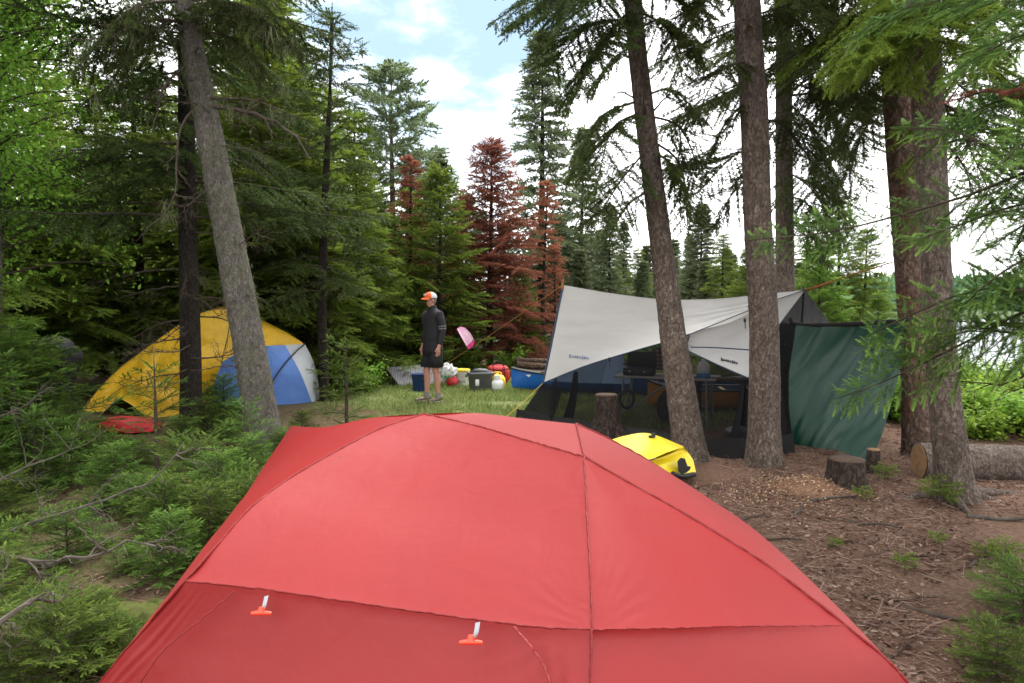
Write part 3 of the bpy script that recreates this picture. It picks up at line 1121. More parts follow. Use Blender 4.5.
def dome_tent():
    t = thing('tent', 'yellow and blue dome tent among the firs behind the mossy trunk', 'tent', (-3.9, 11.0, 0))
    off = np.array((-3.9, 11.0, 0))
    tipL = at(80, 411, 10.1)
    top = at(232, 307, 10.9)
    bR = at(305, 344, 11.1)
    top_l = [tipL, at(112, 375, 10.6), at(138, 354, 10.8), at(180, 324, 10.9), at(206, 311, 10.9), top]
    bl = at(222, 362, 10.0)
    low_l = [tipL, at(104, 411, 9.9), at(116, 399, 9.9), at(130, 404, 9.75), at(150, 418, 9.55), at(172, 416, 9.6), at(194, 409, 9.85), at(212, 406, 10.2)]
    yb = [bl, at(245, 349, 10.15), at(265, 346, 10.4), at(285, 345, 10.8), bR]
    top_r = [top, at(262, 320, 11.0), at(290, 335, 11.1), bR]

    def panel(name, G, m, am=0.0, wr=.03, fr=2.2):
        G = sag(G, am)
        N = gnormals(G)
        G = G + N * (edge_w(*G.shape[:2]) * wr * fbm(G * np.array((fr, fr, fr * 1.6)), 4))[..., None]
        mb = MB()
        mb.grid(G - off)
        return mb.build(name, M[m], t)

    panel('yellow_panel', coons(top_l, low_l, [tipL, tipL], [top, at(229, 332, 10.4), bl, at(214, 384, 10.1), at(212, 406, 10.2)], 90, 50), 'yellow_fly', .10, .13, 3.0)
    panel('yellow_panel', coons(top_r, yb, [top, at(229, 332, 10.4), bl], [bR, bR], 50, 30), 'yellow_fly', -.05, .03)
    w_t = at(285, 345, 10.8)
    w_b = at(312, 402, 11.0)
    panel('blue_panel', coons([bl, at(245, 349, 10.15), at(265, 346, 10.4), w_t],
                              [at(212, 406, 10.2), at(262, 407, 10.5), w_b],
                              [bl, at(214, 384, 10.1), at(212, 406, 10.2)], [w_t, at(300, 372, 10.8), w_b], 50, 34), 'blue_fly', .06, .03)
    wr = at(321, 401, 11.5)
    panel('white_panel', coons([w_t, bR], [w_b, wr], [w_t, at(300, 372, 10.8), w_b], [bR, at(315, 366, 11.3), wr], 16, 34), 'white_fly', -.02, .02)
    # the far side
    bk = np.array((-5.2, 12.6, 0))
    bk2 = np.array((-4.1, 12.8, 0))
    panel('back_panel', coons(top_l + top_r[1:], [tipL, bk, bk2, wr], [tipL, tipL], [bR, at(315, 366, 11.3), wr], 60, 30), 'yellow_fly', 0)
    mb = MB()
    for c in ([bR, at(296, 352, 10.85), at(282, 368, 10.6), at(271, 386, 10.5), at(268, 407, 10.45)],
              [tipL, *top_l[1:]], top_r, [bl, at(229, 332, 10.38), top]):
        mb.tube(spline(c, 30) - off + (0, -.02, 0), .012 if c[0] is bR else .007, 6, True)
    mb.build('pole', M['black_pole'], t)
    # open mouth under the raised skirt: a near-black sheet stands for its shade
    mb = MB()
    m_ = [at(102, 413, 10.05), at(117, 397, 10.1), at(133, 402, 10.05), at(152, 419, 9.9)]
    G = coons(m_, [at(102, 416, 10.1), at(130, 418, 10.1), at(152, 421, 9.95)], [m_[0], at(102, 416, 10.1)], [m_[-1], at(152, 421, 9.95)], 20, 8)
    mb.grid(G - off + (0, .1, 0))
    mb.build('mouth_shade', M['shade_inside'], t)
    mb = MB()
    mb.tube(spline([at(118, 398, 9.85), on_ground(98, 417)], 6) - off, .006, 5)
    mb.build('guy_line', M['cord'], t)


dome_tent()

# red cloth bundle in front of it
M['red_cloth'] = mat_cloth('red_cloth', (0.50, 0.02, 0.025), .55, .1, 600, .15, .2, .4, 9, .8)
mb = MB()
c = on_ground(128, 432)
mb.blob((0, 0, .05), .40, .26, .135, .35, 2.6, 26, 3.0, flat=-.02)
o = mb.build('stuff_sack', M['red_cloth'])
o.location = c
tag(o, 'limp red sack lying on the ground before the yellow tent', 'sack')

# ------------------------------------------------------------------ screen shelter
M['tarp'] = mat_cloth('pale_grey_tarp', (0.53, 0.515, 0.50), .6, .30, 700, .04, .12, .3, 2.2, .35, 0, (1, 1, 2.2))
M['tarp_edge'] = mat_plain('dark_blue_binding', (0.035, 0.05, 0.09), .8, .1, 50, .2)
M['net'] = mat_mesh('black_netting', (0.012, 0.012, 0.013), .41)
M['net_dense'] = mat_mesh('doubled_black_netting', (0.012, 0.012, 0.013), .12)
M['black_cloth'] = mat_cloth('black_skirt_cloth', (0.012, 0.011, 0.011), .95, .03, 500, .1, .2, .3, 8, .5)
M['orange_cord'] = mat_plain('orange_cord', (0.30, 0.12, 0.03), .8, .1, 80, .3)
M['yellow_cord'] = mat_plain('yellow_cord', (0.65, 0.42, 0.05), .7, .1, 80, .3)
M['ink_blue'] = mat_plain('blue_ink', (0.18, 0.24, 0.38), .7, .1, 80, .1)
M['ink_black'] = mat_plain('black_ink', (0.03, 0.03, 0.035), .7, .1, 80, .1)


def shelter():
    t = thing('screen_shelter', 'pale grey tarp shelter with black net walls beyond the spruce trunks', 'shelter', (1.8, 9.3, 0))
    off = np.array((1.8, 9.3, 0))
    PL = at(563, 285, 9.6)
    PR = at(805, 290, 8.0)
    BL = at(543, 383, 9.35)
    BR = at(748, 378, 7.55)
    K = at(690, 334, 8.15)          # crease where the front edge turns up to the ridge end
    ridge = [PL, at(610, 293, 9.25), at(660, 299, 8.9), at(712, 299, 8.55), at(765, 294, 8.25), PR]
    front = [BL, at(585, 366, 9.0), at(630, 352, 8.65), at(665, 342, 8.35), K]
    crease = [K, at(730, 318, 8.1), at(770, 302, 8.03), PR]
    GL, GR = gnd(517, 421), gnd(792, 455)
    GM = gnd(735, 458)

    def panel(name, G, m, am=0.0, wr=.012, fr=(1.6, 1.6, 5.0)):
        G = sag(G, am)
        u, v = np.meshgrid(np.linspace(0, 1, G.shape[0]), np.linspace(0, 1, G.shape[1]), indexing='ij')
        # tension folds gathering towards the two peaks
        f = np.sin(v * 34 + 3 * vnoise(np.stack([u * 2, v * 5, u * 0], -1))) * (.012 * np.exp(-((u - .86) / .22) ** 2) + .010 * np.exp(-(u / .12) ** 2)) * (.35 + .65 * v)
        G = G + gnormals(G) * (f * edge_w(*G.shape[:2]))[..., None]
        N = gnormals(G)
        G = G + N * (edge_w(*G.shape[:2]) * wr * fbm(G * np.array(fr), 3))[..., None]
        mb = MB()
        mb.grid(G - off)
        return mb.build(name, M[m], t), G

    low = front + crease[1:]
    _, GF = panel('canopy', coons(ridge, low, [PL, at(557, 315, 9.5), at(550, 350, 9.42), BL], [PR, PR], 120, 90), 'tarp', .10, .03, (1.2, 1.2, 5))
    K2 = at(684, 349, 8.2)
    _, GB = panel('canopy_wing', coons([PR + (0, .0, -.01), at(765, 306, 8.1), at(728, 323, 8.2), K + (0, .10, 0), K2], [BR, at(718, 365, 7.85), K2],
                           [PR + (0, 0, -.01), at(780, 325, 7.85), at(765, 352, 7.7), BR], [K2, K2], 60, 30), 'tarp', -.05, .02)
    # rear slope
    RBL, RBR = np.array((2.1, 11.9, .95)), np.array((4.9, 9.9, .95))
    panel('rear_canopy', coons(ridge, [RBL, (RBL + RBR) / 2 + (0, 0, .15), RBR], [PL, (PL + RBL) / 2, RBL], [PR, (PR + RBR) / 2, RBR], 50, 30), 'tarp', .04)
    # bindings and poles
    mb = MB()
    for c_, w in (([PL, at(557, 315, 9.5), at(550, 350, 9.42), BL], .016), (front, .008), ([K2, at(718, 365, 7.85), BR], .008), (crease, .006)):
        mb.tube(spline(c_, 30) - off + (0, -.006, 0), w, 6, True)
    mb.tube(spline([at(690, 347, 8.05), at(715, 347.5, 7.93), at(752, 350, 7.72)], 10) - off + (0, -.03, 0), .008, 5, True)
    mb.build('binding', M['tarp_edge'], t)
    for p, g in ((PL, gnd(553, 418)), (PR, GR + (.25, .55, 0))):
        mb = MB()
        mb.tube([g - off, p - off + (0, .03, .04)], .013, 8, True)
        mb.build('pole', M['black_pole'], t)
    # net walls
    def net(name, G, m='net', amp=.05, fr=3.0):
        N = gnormals(G)
        G = G + N * (edge_w(*G.shape[:2]) * amp * fbm(G * np.array((fr, fr, .5)), 3))[..., None]
        mb = MB()
        mb.grid(G - off)
        mb.build(name, M[m], t)
    fl = front + [K2, at(718, 365, 7.85), BR]
    net('net_wall', coons(fl, [GL, gnd(600, 431), gnd(680, 445), GM], [BL, at(525, 408, 9.3), GL], [BR, at(742, 420, 7.3), GM], 70, 30))
    net('net_wall', coons([BR, at(768, 340, 7.65), PR], [GM, gnd(765, 460), GR + (.22, .5, 0)], [BR, at(742, 420, 7.3), GM], [PR, GR + (.22, .5, 0)], 24, 30), 'net_dense')
    net('net_wall', coons([PR, RBR], [GR + (.22, .5, 0), np.array((5.2, 10.0, 0))], [PR, GR + (.22, .5, 0)], [RBR, np.array((5.2, 10.0, 0))], 24, 30), 'net_dense')
    net('net_wall', coons([PL, RBL], [gnd(548, 417), np.array((1.9, 12.2, 0))], [PL, gnd(548, 417)], [RBL, np.array((1.9, 12.2, 0))], 24, 30))
    net('net_wall', coons([RBL, (RBL + RBR) / 2 + (0, 0, .15), RBR], [np.array((1.9, 12.2, 0)), np.array((5.2, 10.0, 0))],
                          [RBL, np.array((1.9, 12.2, 0))], [RBR, np.array((5.2, 10.0, 0))], 24, 30))
    # gathered drapes of net
    for a, b, w in (((576, 372), (568, 421), .055), ((743, 384), (729, 456), .05)):
        d = 9.1 if a[0] < 700 else 7.5
        p0, p1 = at(*a, d), gnd(*b)
        mb = MB()
        P = spline([p0, (p0 + p1) / 2 + (.02, 0, 0), p1 + (0, 0, .02)], 16) - off
        mb.tube(P, np.linspace(w * .45, w, 16), 10, True, fn=lambda G, P_, a_: P_[:, None] + (G - P_[:, None]) * (1 + .3 * np.sin(a_ * 4))[None, :, None])
        mb.build('net_drape', M['net_dense'], t)
    net('net_wall', coons([BL, (BL + GL) / 2, GL], [gnd(562, 426) + (0, -.04, .5), gnd(556, 425) + (0, -.04, .2), gnd(548, 425) + (0, -.04, .02)], [BL, gnd(562, 426) + (0, -.04, .5)], [GL, gnd(548, 425) + (0, -.04, .02)], 24, 24), 'net_dense', .04)
    # black skirt along the ground
    mb = MB()
    G = coons([GL + (0, 0, .16), gnd(600, 431) + (0, 0, .10), gnd(680, 445) + (0, 0, .13), GM + (0, 0, .20), GR + (.05, .1, .2)],
              [GL + (-.03, -.06, 0), gnd(600, 431) + (-.04, -.07, 0), gnd(680, 445) + (-.04, -.07, 0), GM + (-.04, -.06, 0), GR + (.05, .04, 0)],
              [GL + (0, 0, .16), GL + (-.03, -.06, 0)], [GR + (.05, .1, .2), GR + (.05, .04, 0)], 90, 10)
    G[..., 2] += .04 * fbm(G * 4, 3) * np.linspace(1, 0, 10)[None]
    mb.grid(G - off)
    mb.build('ground_skirt', M['black_cloth'], t)
    # hooks / ties on the edge
    for px, py, d in ((609, 359, 8.8), (744, 320, 8.0)):
        mb = MB()
        p = at(px, py, d) - off
        mb.box(p + (0, -.03, 0), (.03, .02, .05), .3, bevel=.006)
        mb.tube([p + (0, -.03, 0), p + (.01, -.03, -.10)], .006, 5)
        mb.build('buckle', M['black_pole'], t)
    # small printed marks near the two low corners
    def mark(G, u0, v0, su, sv, n, m, seed):
        r = np.random.default_rng(seed)
        from_uv = lambda u, v: G[np.clip(int(round(u)), 0, G.shape[0] - 1), np.clip(int(round(v)), 0, G.shape[1] - 1)]
        return None
    def word(px0, py0, px1, py1, h, d, m, seed):
        """the blurred maker's name: a row of small slanted letter shapes"""
        r = np.random.default_rng(seed)
        mb = MB()
        n = 8
        for k in range(n):
            f = (k + .5) / n
            px, py = px0 + (px1 - px0) * f, py0 + (py1 - py0) * f
            hh = h * (1.25 if k in (0, 5) else .8)
            pts = [(-.45, -.5), (-.3, .5), (.1, .45), (.05, 0), (-.2, -.05), (.35, -.5)] if k % 3 == 0 else \
                  [(-.4, .4), (-.35, -.4), (.1, -.5), (.25, .4), (.3, -.45)] if k % 3 == 1 else \
                  [(.3, .3), (-.2, .45), (-.35, -.2), (.1, -.5), (.35, -.1), (-.3, 0)]
            P = []
            for (a, b) in pts:
                q = np.array(ray(px + a * (px1 - px0) / n * .9, py - b * hh))
                P.append(q)
            # drop the strokes on the cloth
            for i in range(len(P)):
                P[i] = hit(P[i])
            mb.tube(np.array(P) - off, .0045, 4, True)
        mb.build('printed_mark', M[m], t)
    def surf_hit(G):
        flat = G.reshape(-1, 3)
        rel = flat - np.array((0, 0, CAM_Z))
        pxs = rel[:, 0] / (rel[:, 1] * _cp - rel[:, 2] * _sp)
        pys = (rel[:, 1] * _sp + rel[:, 2] * _cp) / (rel[:, 1] * _cp - rel[:, 2] * _sp)
        def f(r):
            u, v = r[0] / (r[1] * _cp - r[2] * _sp), (r[1] * _sp + r[2] * _cp) / (r[1] * _cp - r[2] * _sp)
            i = np.argsort((pxs - u) ** 2 + (pys - v) ** 2)[:4]
            d = flat[i, 1].mean() - .012
            return np.array((0, 0, CAM_Z)) + r * d / r[1]
        return f
    hit = surf_hit(GF)
    word(569, 356, 589, 358, 3.0, 9, 'ink_blue', 1)
    hit = surf_hit(GB)
    word(721, 359, 738, 363, 2.4, 8, 'ink_black', 2)
    # orange tie at the left peak
    mb = MB()
    p = PL - off
    mb.tube([p + (0, -.02, -.10), p + (-.01, -.02, .0), p + (0, 0, .06), p + (.01, .0, .10)], [.012, .02, .012, .006], 6)
    mb.build('peak_tie', M['orange_cord'], t)
    # guy lines are pegged out from the corners
    peg = gnd(408, 388)
    for a, b, m in ((PL, peg, 'orange_cord'), (BL, gnd(496, 424), 'yellow_cord')):
        mb = MB()
        P = spline([a, (np.array(a) + b) / 2 + (0, 0, -.03), b], 14)
        mb.tube(P - off, .0045, 5, True)
        mb.build('guy_line', M[m], t)
    mb = MB()
    mb.tube(spline([PR, at(835, 280, 7.6), at(893, 262, 6.95)], 12) - off, .007, 5, True)
    mb.tube(spline([PR + (.02, 0, 0), at(820, 286, 7.8), at(832, 281.5, 7.63)], 8) - off, .014, 6, True)
    mb.build('guy_line', M['orange_cord'], t)
    return PL, peg


PL_, PEG_ = shelter()

# ------------------------------------------------------------------ green tarp wind-break
M['green_tarp'] = mat_cloth('green_poly_tarp', (0.004, 0.038, 0.023), .42, .10, 700, .1, .1, .45, 4, .12, 0, (2.5, 2.5, .8))


def green_tarp():
    a, b = at(797, 326, 7.5), at(905, 321, 6.9)
    c0, c1 = at(792, 444, 7.3), at(868, 464, 6.55)
    t = thing('tarp', 'dark green tarp hung as a windbreak from a line beside the shelter', 'tarp', (c0[0], c0[1], 0))
    off = np.array((c0[0], c0[1], 0))
    G = coons([a, at(830, 327, 7.3), at(870, 324, 7.1), b], [c0, at(815, 448, 7.1), at(845, 452, 6.8), c1],
              [a, at(789, 380, 7.45), c0], [b, at(902, 360, 6.95), at(886, 420, 6.8), c1], 80, 60)
    N = gnormals(G)
    u, v = np.meshgrid(np.linspace(0, 1, 80), np.linspace(0, 1, 60), indexing='ij')
    fold = .006 * np.sin((u * 9 + v * 5.5) * 3.1 + 2 * vnoise(G * 1.8)) * (1 - v) ** .8 * np.minimum(1, v * 6) + \
        .03 * np.sin(u * 6 - v * 5 + 1.0) * v ** 3 + .10 * fbm(np.stack([u * 4.2 + v * 2.5, v * 1.3, u * 0], -1), 3)
    G = G + N * fold[..., None]
    mb = MB()
    mb.grid(G - off)
    mb.build('sheet', M['green_tarp'], t)
    mb = MB()
    P = spline([at(790, 318, 7.55), a + (0, 0, .015), at(850, 324, 7.2), b + (0, 0, .01), at(918, 319, 6.85)], 20) - off
    mb.tube(P, .022, 8, True, fn=lambda G_, P_, a_: P_[:, None] + (G_ - P_[:, None]) * (1 + .25 * vnoise(G_ * 14))[..., None])
    mb.build('hem_roll', M['black_cloth'], t)


green_tarp()

# ------------------------------------------------------------------ yellow dry bag beside the trunk
M['yellow_pvc'] = mat_cloth('yellow_pvc', (0.72, 0.56, 0.015), .4, .03, 300, .05, .1, .5, 7, .25)
M['black_rubber'] = mat_plain('black_rubber', (0.012, 0.012, 0.013), .5, .1, 30, .2)


def dry_bag():
    d = 5.6
    c = on_ground(655, 474)
    t = thing('dry_bag', 'slumped yellow dry bag with black end patch at the trunk foot', 'bag', tuple(c))
    # a long sack lying on the ground, seen three-quarter: top, folded front edge, end flap
    T0, T1, T2, T3 = at(604, 442, 6.0), at(634, 434, 6.1), at(655, 435, 6.15), at(683, 446, 6.2)
    E0, E1 = at(690, 460, 6.1), at(696, 470, 6.0)
    F0, F1, F2 = at(604, 447, 5.7), at(640, 462, 5.55), at(648, 459, 5.5)
    mb = MB()
    # upper flap
    top = [at(596, 444, 6.05), T1, T2, T3]
    edge = [at(596, 446, 5.6), at(622, 456, 5.5), at(648, 459, 5.5), at(668, 452, 5.75), at(684, 447, 6.0)]
    G = coons(top, edge, [top[0], edge[0]], [T3, edge[-1]], 50, 26)
    G = sag(G, -.02)
    G = G + gnormals(G) * (.012 * fbm(G * 6, 3))[..., None]
    mb.grid(G - c)
    # rear
    B0, B3 = at(600, 452, 6.25), at(690, 462, 6.35)
    G2 = coons(top, [B0 * 1, (B0 + B3) / 2, B3], [top[0], B0], [T3, B3], 30, 12)
    mb.grid(G2 - c)
    mb.build('upper_flap', M['yellow_pvc'], t)
    mb = MB()
    low = [at(600, 470, 5.6), at(640, 471, 5.55), at(676, 476, 5.75), at(696, 472, 5.95)]
    up = [at(600, 449, 5.68), at(640, 464, 5.62), at(664, 458, 5.75), at(684, 447.5, 6.0)]
    G = coons(up, low, [up[0], low[0]], [up[-1], at(692, 458, 6.02), low[-1]], 50, 26)
    u, v = np.meshgrid(np.linspace(0, 1, 50), np.linspace(0, 1, 26), indexing='ij')
    G = G + np.array((0, 1, 0)) * (.14 * np.exp(-((v - .12) / .16) ** 2) * (1 - u) ** .4)[..., None]
    G = G + gnormals(G) * (.012 * fbm(G * 6, 3) * np.sin(v * 3.14))[..., None]
    mb.grid(G - c)
    G2 = coons([up[-1], at(692, 458, 6.02), low[-1]], [T3 + (0, .2, -.02), B3 + (0, .1, -.06), B3 + (0, 0, -.14)], [up[-1], T3 + (0, .2, -.02)], [low[-1], B3 + (0, 0, -.14)], 16, 10)
    mb.grid(G2 - c)
    mb.build('body', M['yellow_pvc'], t)
    mb = MB()
    ring = [(677, 461), (680, 457.5), (684, 458), (685.5, 462), (687, 466), (690, 466), (689, 469), (685, 472), (681, 473.5), (678, 471), (677.5, 466)]
    P = [at(px, py, 5.72 + (px - 676) * .012) + (0, -.03, 0) - c for px, py in ring]
    mb.loft([P, [p + (0, .02, 0) for p in P]], True)
    mb.build('patch', M['black_rubber'], t)
    mb = MB()
    P = spline([at(672, 473, 5.68), at(682, 476, 5.75), at(694, 474, 5.92)], 10) - c + (0, -.015, 0)
    mb.tube(P, .022, 6, True)
    mb.build('base_trim', M['black_rubber'], t)
    mb = MB()
    mb.box(at(652, 436.5, 5.98) - c, (.06, .03, .022), .5, bevel=.006)
    mb.box(at(653.5, 434.5, 6.0) - c, (.03, .03, .03), .2, bevel=.006)
    mb.build('buckle', M['black_rubber'], t)


dry_bag()

# ------------------------------------------------------------------ canoes
M['canoe_blue'] = mat_plain('blue_canoe_hull', (0.012, 0.13, 0.50), .4, .05, 4, .03, .5)
M['canoe_yellow'] = mat_plain('yellow_canoe_hull', (0.62, 0.25, 0.01), .4, .05, 4, .03, .5)
M['canoe_in'] = mat_plain('canoe_inside', (0.02, 0.04, 0.10), .6, .1, 6, .1)
M['gunwale'] = mat_plain('black_gunwale', (0.015, 0.015, 0.017), .5, .1, 10, .1)
M['ash'] = mat_plain('varnished_ash', (0.36, 0.22, 0.10), .5, .15, 12, .2)
M['white_vinyl'] = mat_plain('white_vinyl', (0.75, 0.75, 0.75), .5, .03, 20, .05)


def canoe(label, p0, p1, hull, name='canoe', w=.43, h=.30):
    p0, p1 = np.array(p0, float), np.array(p1, float)
    L = np.linalg.norm(p1 - p0)
    t = thing(name, label, 'canoe', tuple((p0 + p1) / 2), math.atan2(*(p1 - p0)[1::-1]))
    n, k = 46, 15
    s = np.linspace(-1, 1, n)
    rows, inn, gl = [], [], []
    for q in s:
        wid = w * (1 - abs(q) ** 2.6) ** .8 + .008
        top = h + .11 * abs(q) ** 4
        rock = .035 * q ** 4
        a = np.linspace(-1, 1, k)
        sec, si = [], []
        for b in a:
            y = wid * np.sign(b) * (abs(b) ** .75)
            z = rock + (top - rock) * abs(b) ** 2.6
            x = q * L / 2 * (1 - .025 * (1 - abs(b)) ** 2 * abs(q) ** 8)
            sec.append((x, y, z))
            si.append((x, y * .96, z + .012 * (1 - abs(b))))
        rows.append(sec)
        inn.append(si)
    mb = MB()
    mb.grid(np.array(rows))
    mb.build('hull', M[hull], t)
    mb = MB()
    mb.grid(np.array(inn))
    mb.build('lining', M['canoe_in'], t)
    R_ = np.array(rows)
    mb = MB()
    for e in (0, -1):
        mb.tube(R_[:, e], .017, 6, True)
    mb.build('gunwale', M['gunwale'], t)
    for e in (0, n - 1):
        mb = MB()
        m_ = slice(0, 7) if e == 0 else slice(n - 7, n)
        mb.grid(np.stack([R_[m_, 0] + (0, 0, .004), (R_[m_, 0] + R_[m_, -1]) / 2 + (0, 0, .025), R_[m_, -1] + (0, 0, .004)], 0))
        mb.build('deck_plate', M['gunwale'], t)
    for q in (-.45, .05, .5):
        i = int((q + 1) / 2 * (n - 1))
        mb = MB()
        c = (R_[i, 0] + R_[i, -1]) / 2
        wd = abs(R_[i, 0, 1] - R_[i, -1, 1])
        mb.box(c + (0, 0, -.03), (.06 if abs(q) < .1 else .24, wd - .02, .022), 0, bevel=.006)
        mb.build('thwart' if abs(q) < .1 else 'seat', M['ash'], t)
    return t, R_


bow = dcol(511, 12.7)
stern = dcol(765, 11.4)
ct, R_ = canoe('bright blue canoe resting on the grass behind the shelter', bow, stern, 'canoe_blue')
ct.rotation_euler[0] = rad(-4)
# small white emblem near the bow
mb = MB()
ia = 4
sd_ = 0 if R_[ia, 0, 1] < 0 else -1
base = R_[ia, 1 if sd_ == 0 else -2]
up_ = R_[ia, 0 if sd_ == 0 else -1]
for (a, b, c_) in (((-.07, .5), (.07, .5), (.0, .15)), ((-.1, .62), (.1, .62), (.09, .55))):
    P = [np.array((base[0] + q[0] * .8, 0, 0)) + np.array((0, base[1] - .012 + 0, base[2] * 1.0)) + (up_ - base) * q[1] * np.array((0, 1, 1)) for q in (a, b, c_)]
    mb.add(P, [(0, 1, 2)])
mb.build('bow_mark', M['white_vinyl'], ct)
canoe('orange yellow canoe seen through the net at the far end of the table', dcol(648, 10.6), dcol(800, 10.35), 'canoe_yellow', w=.36, h=.30)

# light blue sheet beyond the table, seen through the net
M['pale_blue_tarp'] = mat_cloth('pale_blue_sheet', (0.22, 0.32, 0.50), .5, .3, 500, .06, .1, .4, 5, .5)
mb = MB()
G = coons([at(548, 374, 11.6), at(575, 356, 11.4), at(604, 349, 11.3), at(620, 348, 11.2)], [at(548, 381, 11.6), at(590, 383, 11.3), at(632, 384, 11.2)],
          [at(548, 374, 11.6), at(548, 381, 11.6)], [at(620, 348, 11.2), at(632, 384, 11.2)], 30, 16)
G = G + gnormals(G) * (.05 * fbm(G * 2.5, 3))[..., None]
o_ = G.mean((0, 1))
mb.grid(G - o_)
o = mb.build('sheet', M['pale_blue_tarp'])
o.location = o_
tag(o, 'pale blue sheet hanging behind the net over the blue canoe', 'sheet')

# ------------------------------------------------------------------ things under the shelter
M['stump'] = mat_bark('stump_bark', (0.065, 0.047, 0.038), (0.15, 0.11, 0.09), (0.12, 0.12, 0.09), .0, 12)
M['cutwood'] = mat_plain('cut_wood', (0.23, 0.135, 0.07), .8, .2, 18, .4, .2)
M['cutwood_old'] = mat_plain('weathered_cut_wood', (0.085, 0.055, 0.04), .9, .2, 18, .4, .2)


def stump(label, c, r, h, seed, cut='cutwood_old', flare=.9, lean=(0, 0)):
    t = thing('stump', label, 'stump', tuple(c))
    trunk_mb([(0, 0, -.12), (lean[0] * .5, lean[1] * .5, h * .5), (lean[0], lean[1], h)], [r * 1.15, r, r * .96], 30, .09, 10, flare, 24, seed).build('trunk', M['stump'], t)
    mb = MB()
    a = np.linspace(0, 6.283, 30, endpoint=False)
    secs = [np.stack([lean[0] + q * r * .93 * np.cos(a), lean[1] + q * r * .93 * np.sin(a), np.full(30, h + .004 + z)], -1) for q, z in ((1, -.01), (.98, .006), (.5, .010), (.02, .006))]
    mb.loft(secs, False)
    mb.build('cut_face', M[cut], t)
    return t


stump('dark flared stump inside the net shelter beside the table', on_ground(606, 436), .14, .50, 2.0, flare=1.3)

M['table_top'] = mat_plain('grey_table_top', (0.30, 0.29, 0.28), .35, .08, 10, .05)
M['alu'] = mat_plain('dull_aluminium', (0.30, 0.30, 0.31), .45, .05, 20, .05, .5, .7)
M['plaid'] = mat_cloth('plum_plaid_cloth', (0.14, 0.075, 0.085), .8, .1, 300, .3, .2, .2, 6, .8)


def plaid_mat():
    m, t, o = new_mat('plaid_cloth')
    co = objco(t)
    w1 = nd(t, 'ShaderNodeTexWave', Vector=co, Scale=4.5, Distortion=.6)
    w2 = nd(t, 'ShaderNodeTexWave', {'bands_direction': 'Z'}, Vector=co, Scale=5.5, Distortion=.6)
    f = math_n(t, 'ADD', math_n(t, 'MULTIPLY', ramp(t, w1.outputs[0], [(.45, 0.), (.6, 1.)]), .5), math_n(t, 'MULTIPLY', ramp(t, w2.outputs[0], [(.45, 0.), (.6, 1.)]), .5))
    cc = ramp(t, f, [(0.0, (0.06, 0.035, 0.045)), (.5, (0.14, 0.075, 0.085)), (1.0, (0.30, 0.19, 0.19))])
    b = nd(t, 'ShaderNodeBsdfPrincipled', Base_Color=cc, Roughness=.9)
    t.links.new(b.outputs[0], o.inputs[0])
    return m


M['plaid'] = plaid_mat()


def camp_table():
    c = dcol(668, 9.3)
    t = thing('folding_table', 'grey folding camp table on dark crossed legs under the shelter', 'table', tuple(c), rad(-24))
    mb = MB()
    w, dp, h = 1.35, .62, .62
    mb.box((0, 0, h), (w, dp, .03), 0, bevel=.01)
    mb.build('tabletop', M['table_top'], t)
    for x in (-.55, .55):
        for y in (-.26, .26):
            mb = MB()
            mb.tube([(x, y, h - .02), (x * 1.04, y * 1.02, 0)], .014, 8)
            mb.build('leg', M['alu'], t)
        mb = MB()
        mb.tube([(x, -.26, .1), (x, .26, h - .06)], .009, 6)
        mb.tube([(x, .26, .1), (x, -.26, h - .06)], .009, 6)
        mb.build('brace', M['alu'], t)
    for y in (-.24, .24):
        mb = MB()
        mb.tube([(-.55, y, .12), (.1, y, h - .03)], .009, 6)
        mb.tube([(.55, y, .12), (-.1, y, h - .03)], .009, 6)
        mb.build('brace', M['alu'], t)
    return c


tc_ = camp_table()
# items on and round the table
def on_table(px, d, z=.637):
    x = (px - 512) / F * d
    return np.array((x, d, tc_[2] + z))


t = thing('camp_stove', 'black camp stove box with raised lid on the grey table', 'stove', tuple(on_table(640, 9.35)), rad(-24))
mb = MB(); mb.box((0, 0, .05), (.40, .27, .10), 0, bevel=.012); mb.build('body', M['gunwale'], t)
mb = MB(); mb.box((0, .14, .20), (.40, .02, .22), 0, bevel=.008); mb.build('lid', M['gunwale'], t)
for x in (-.1, .1):
    mb = MB(); mb.tube([(x, -.14, .06), (x, -.17, .06)], .014, 8); mb.build('knob', M['alu'], t)
# plaid shirt hung over a line under the ridge
mb = MB()
G = coons([at(622, 364, 9.75), at(640, 356, 9.6), at(660, 347, 9.5), at(684, 342, 9.4)], [at(632, 370, 9.65), at(655, 369, 9.5), at(684, 372, 9.35)],
          [at(622, 364, 9.75), at(632, 370, 9.65)], [at(684, 342, 9.4), at(684, 372, 9.35)], 40, 24)
G = G + gnormals(G) * (.06 * fbm(G * 4, 3))[..., None]
o_ = G.mean((0, 1))
mb.grid(G - o_)
mb.grid(G[::-1] - o_ + (0.03, .10, -.02))
o = mb.build('shirt', M['plaid'])
o.location = o_
tag(o, 'plum plaid shirt draped behind the black stove under the shelter', 'shirt')
M['red_plain'] = mat_plain('red_plastic', (0.55, 0.02, 0.025), .5, .08, 20, .1)
M['white_plastic'] = mat_plain('white_plastic', (0.72, 0.72, 0.71), .4, .06, 20, .05)
M['blue_plastic'] = mat_plain('blue_plastic', (0.06, 0.20, 0.48), .4, .06, 20, .05)
t = thing('mug', 'small red mug on the far side of the camp table', 'mug', tuple(on_table(668, 9.3)))
mb = MB(); mb.lathe([(.036, 0), (.042, .01), (.045, .09), (.04, .088), (.036, .02), (.001, .015)], n=16); mb.build('cup', M['red_plain'], t)
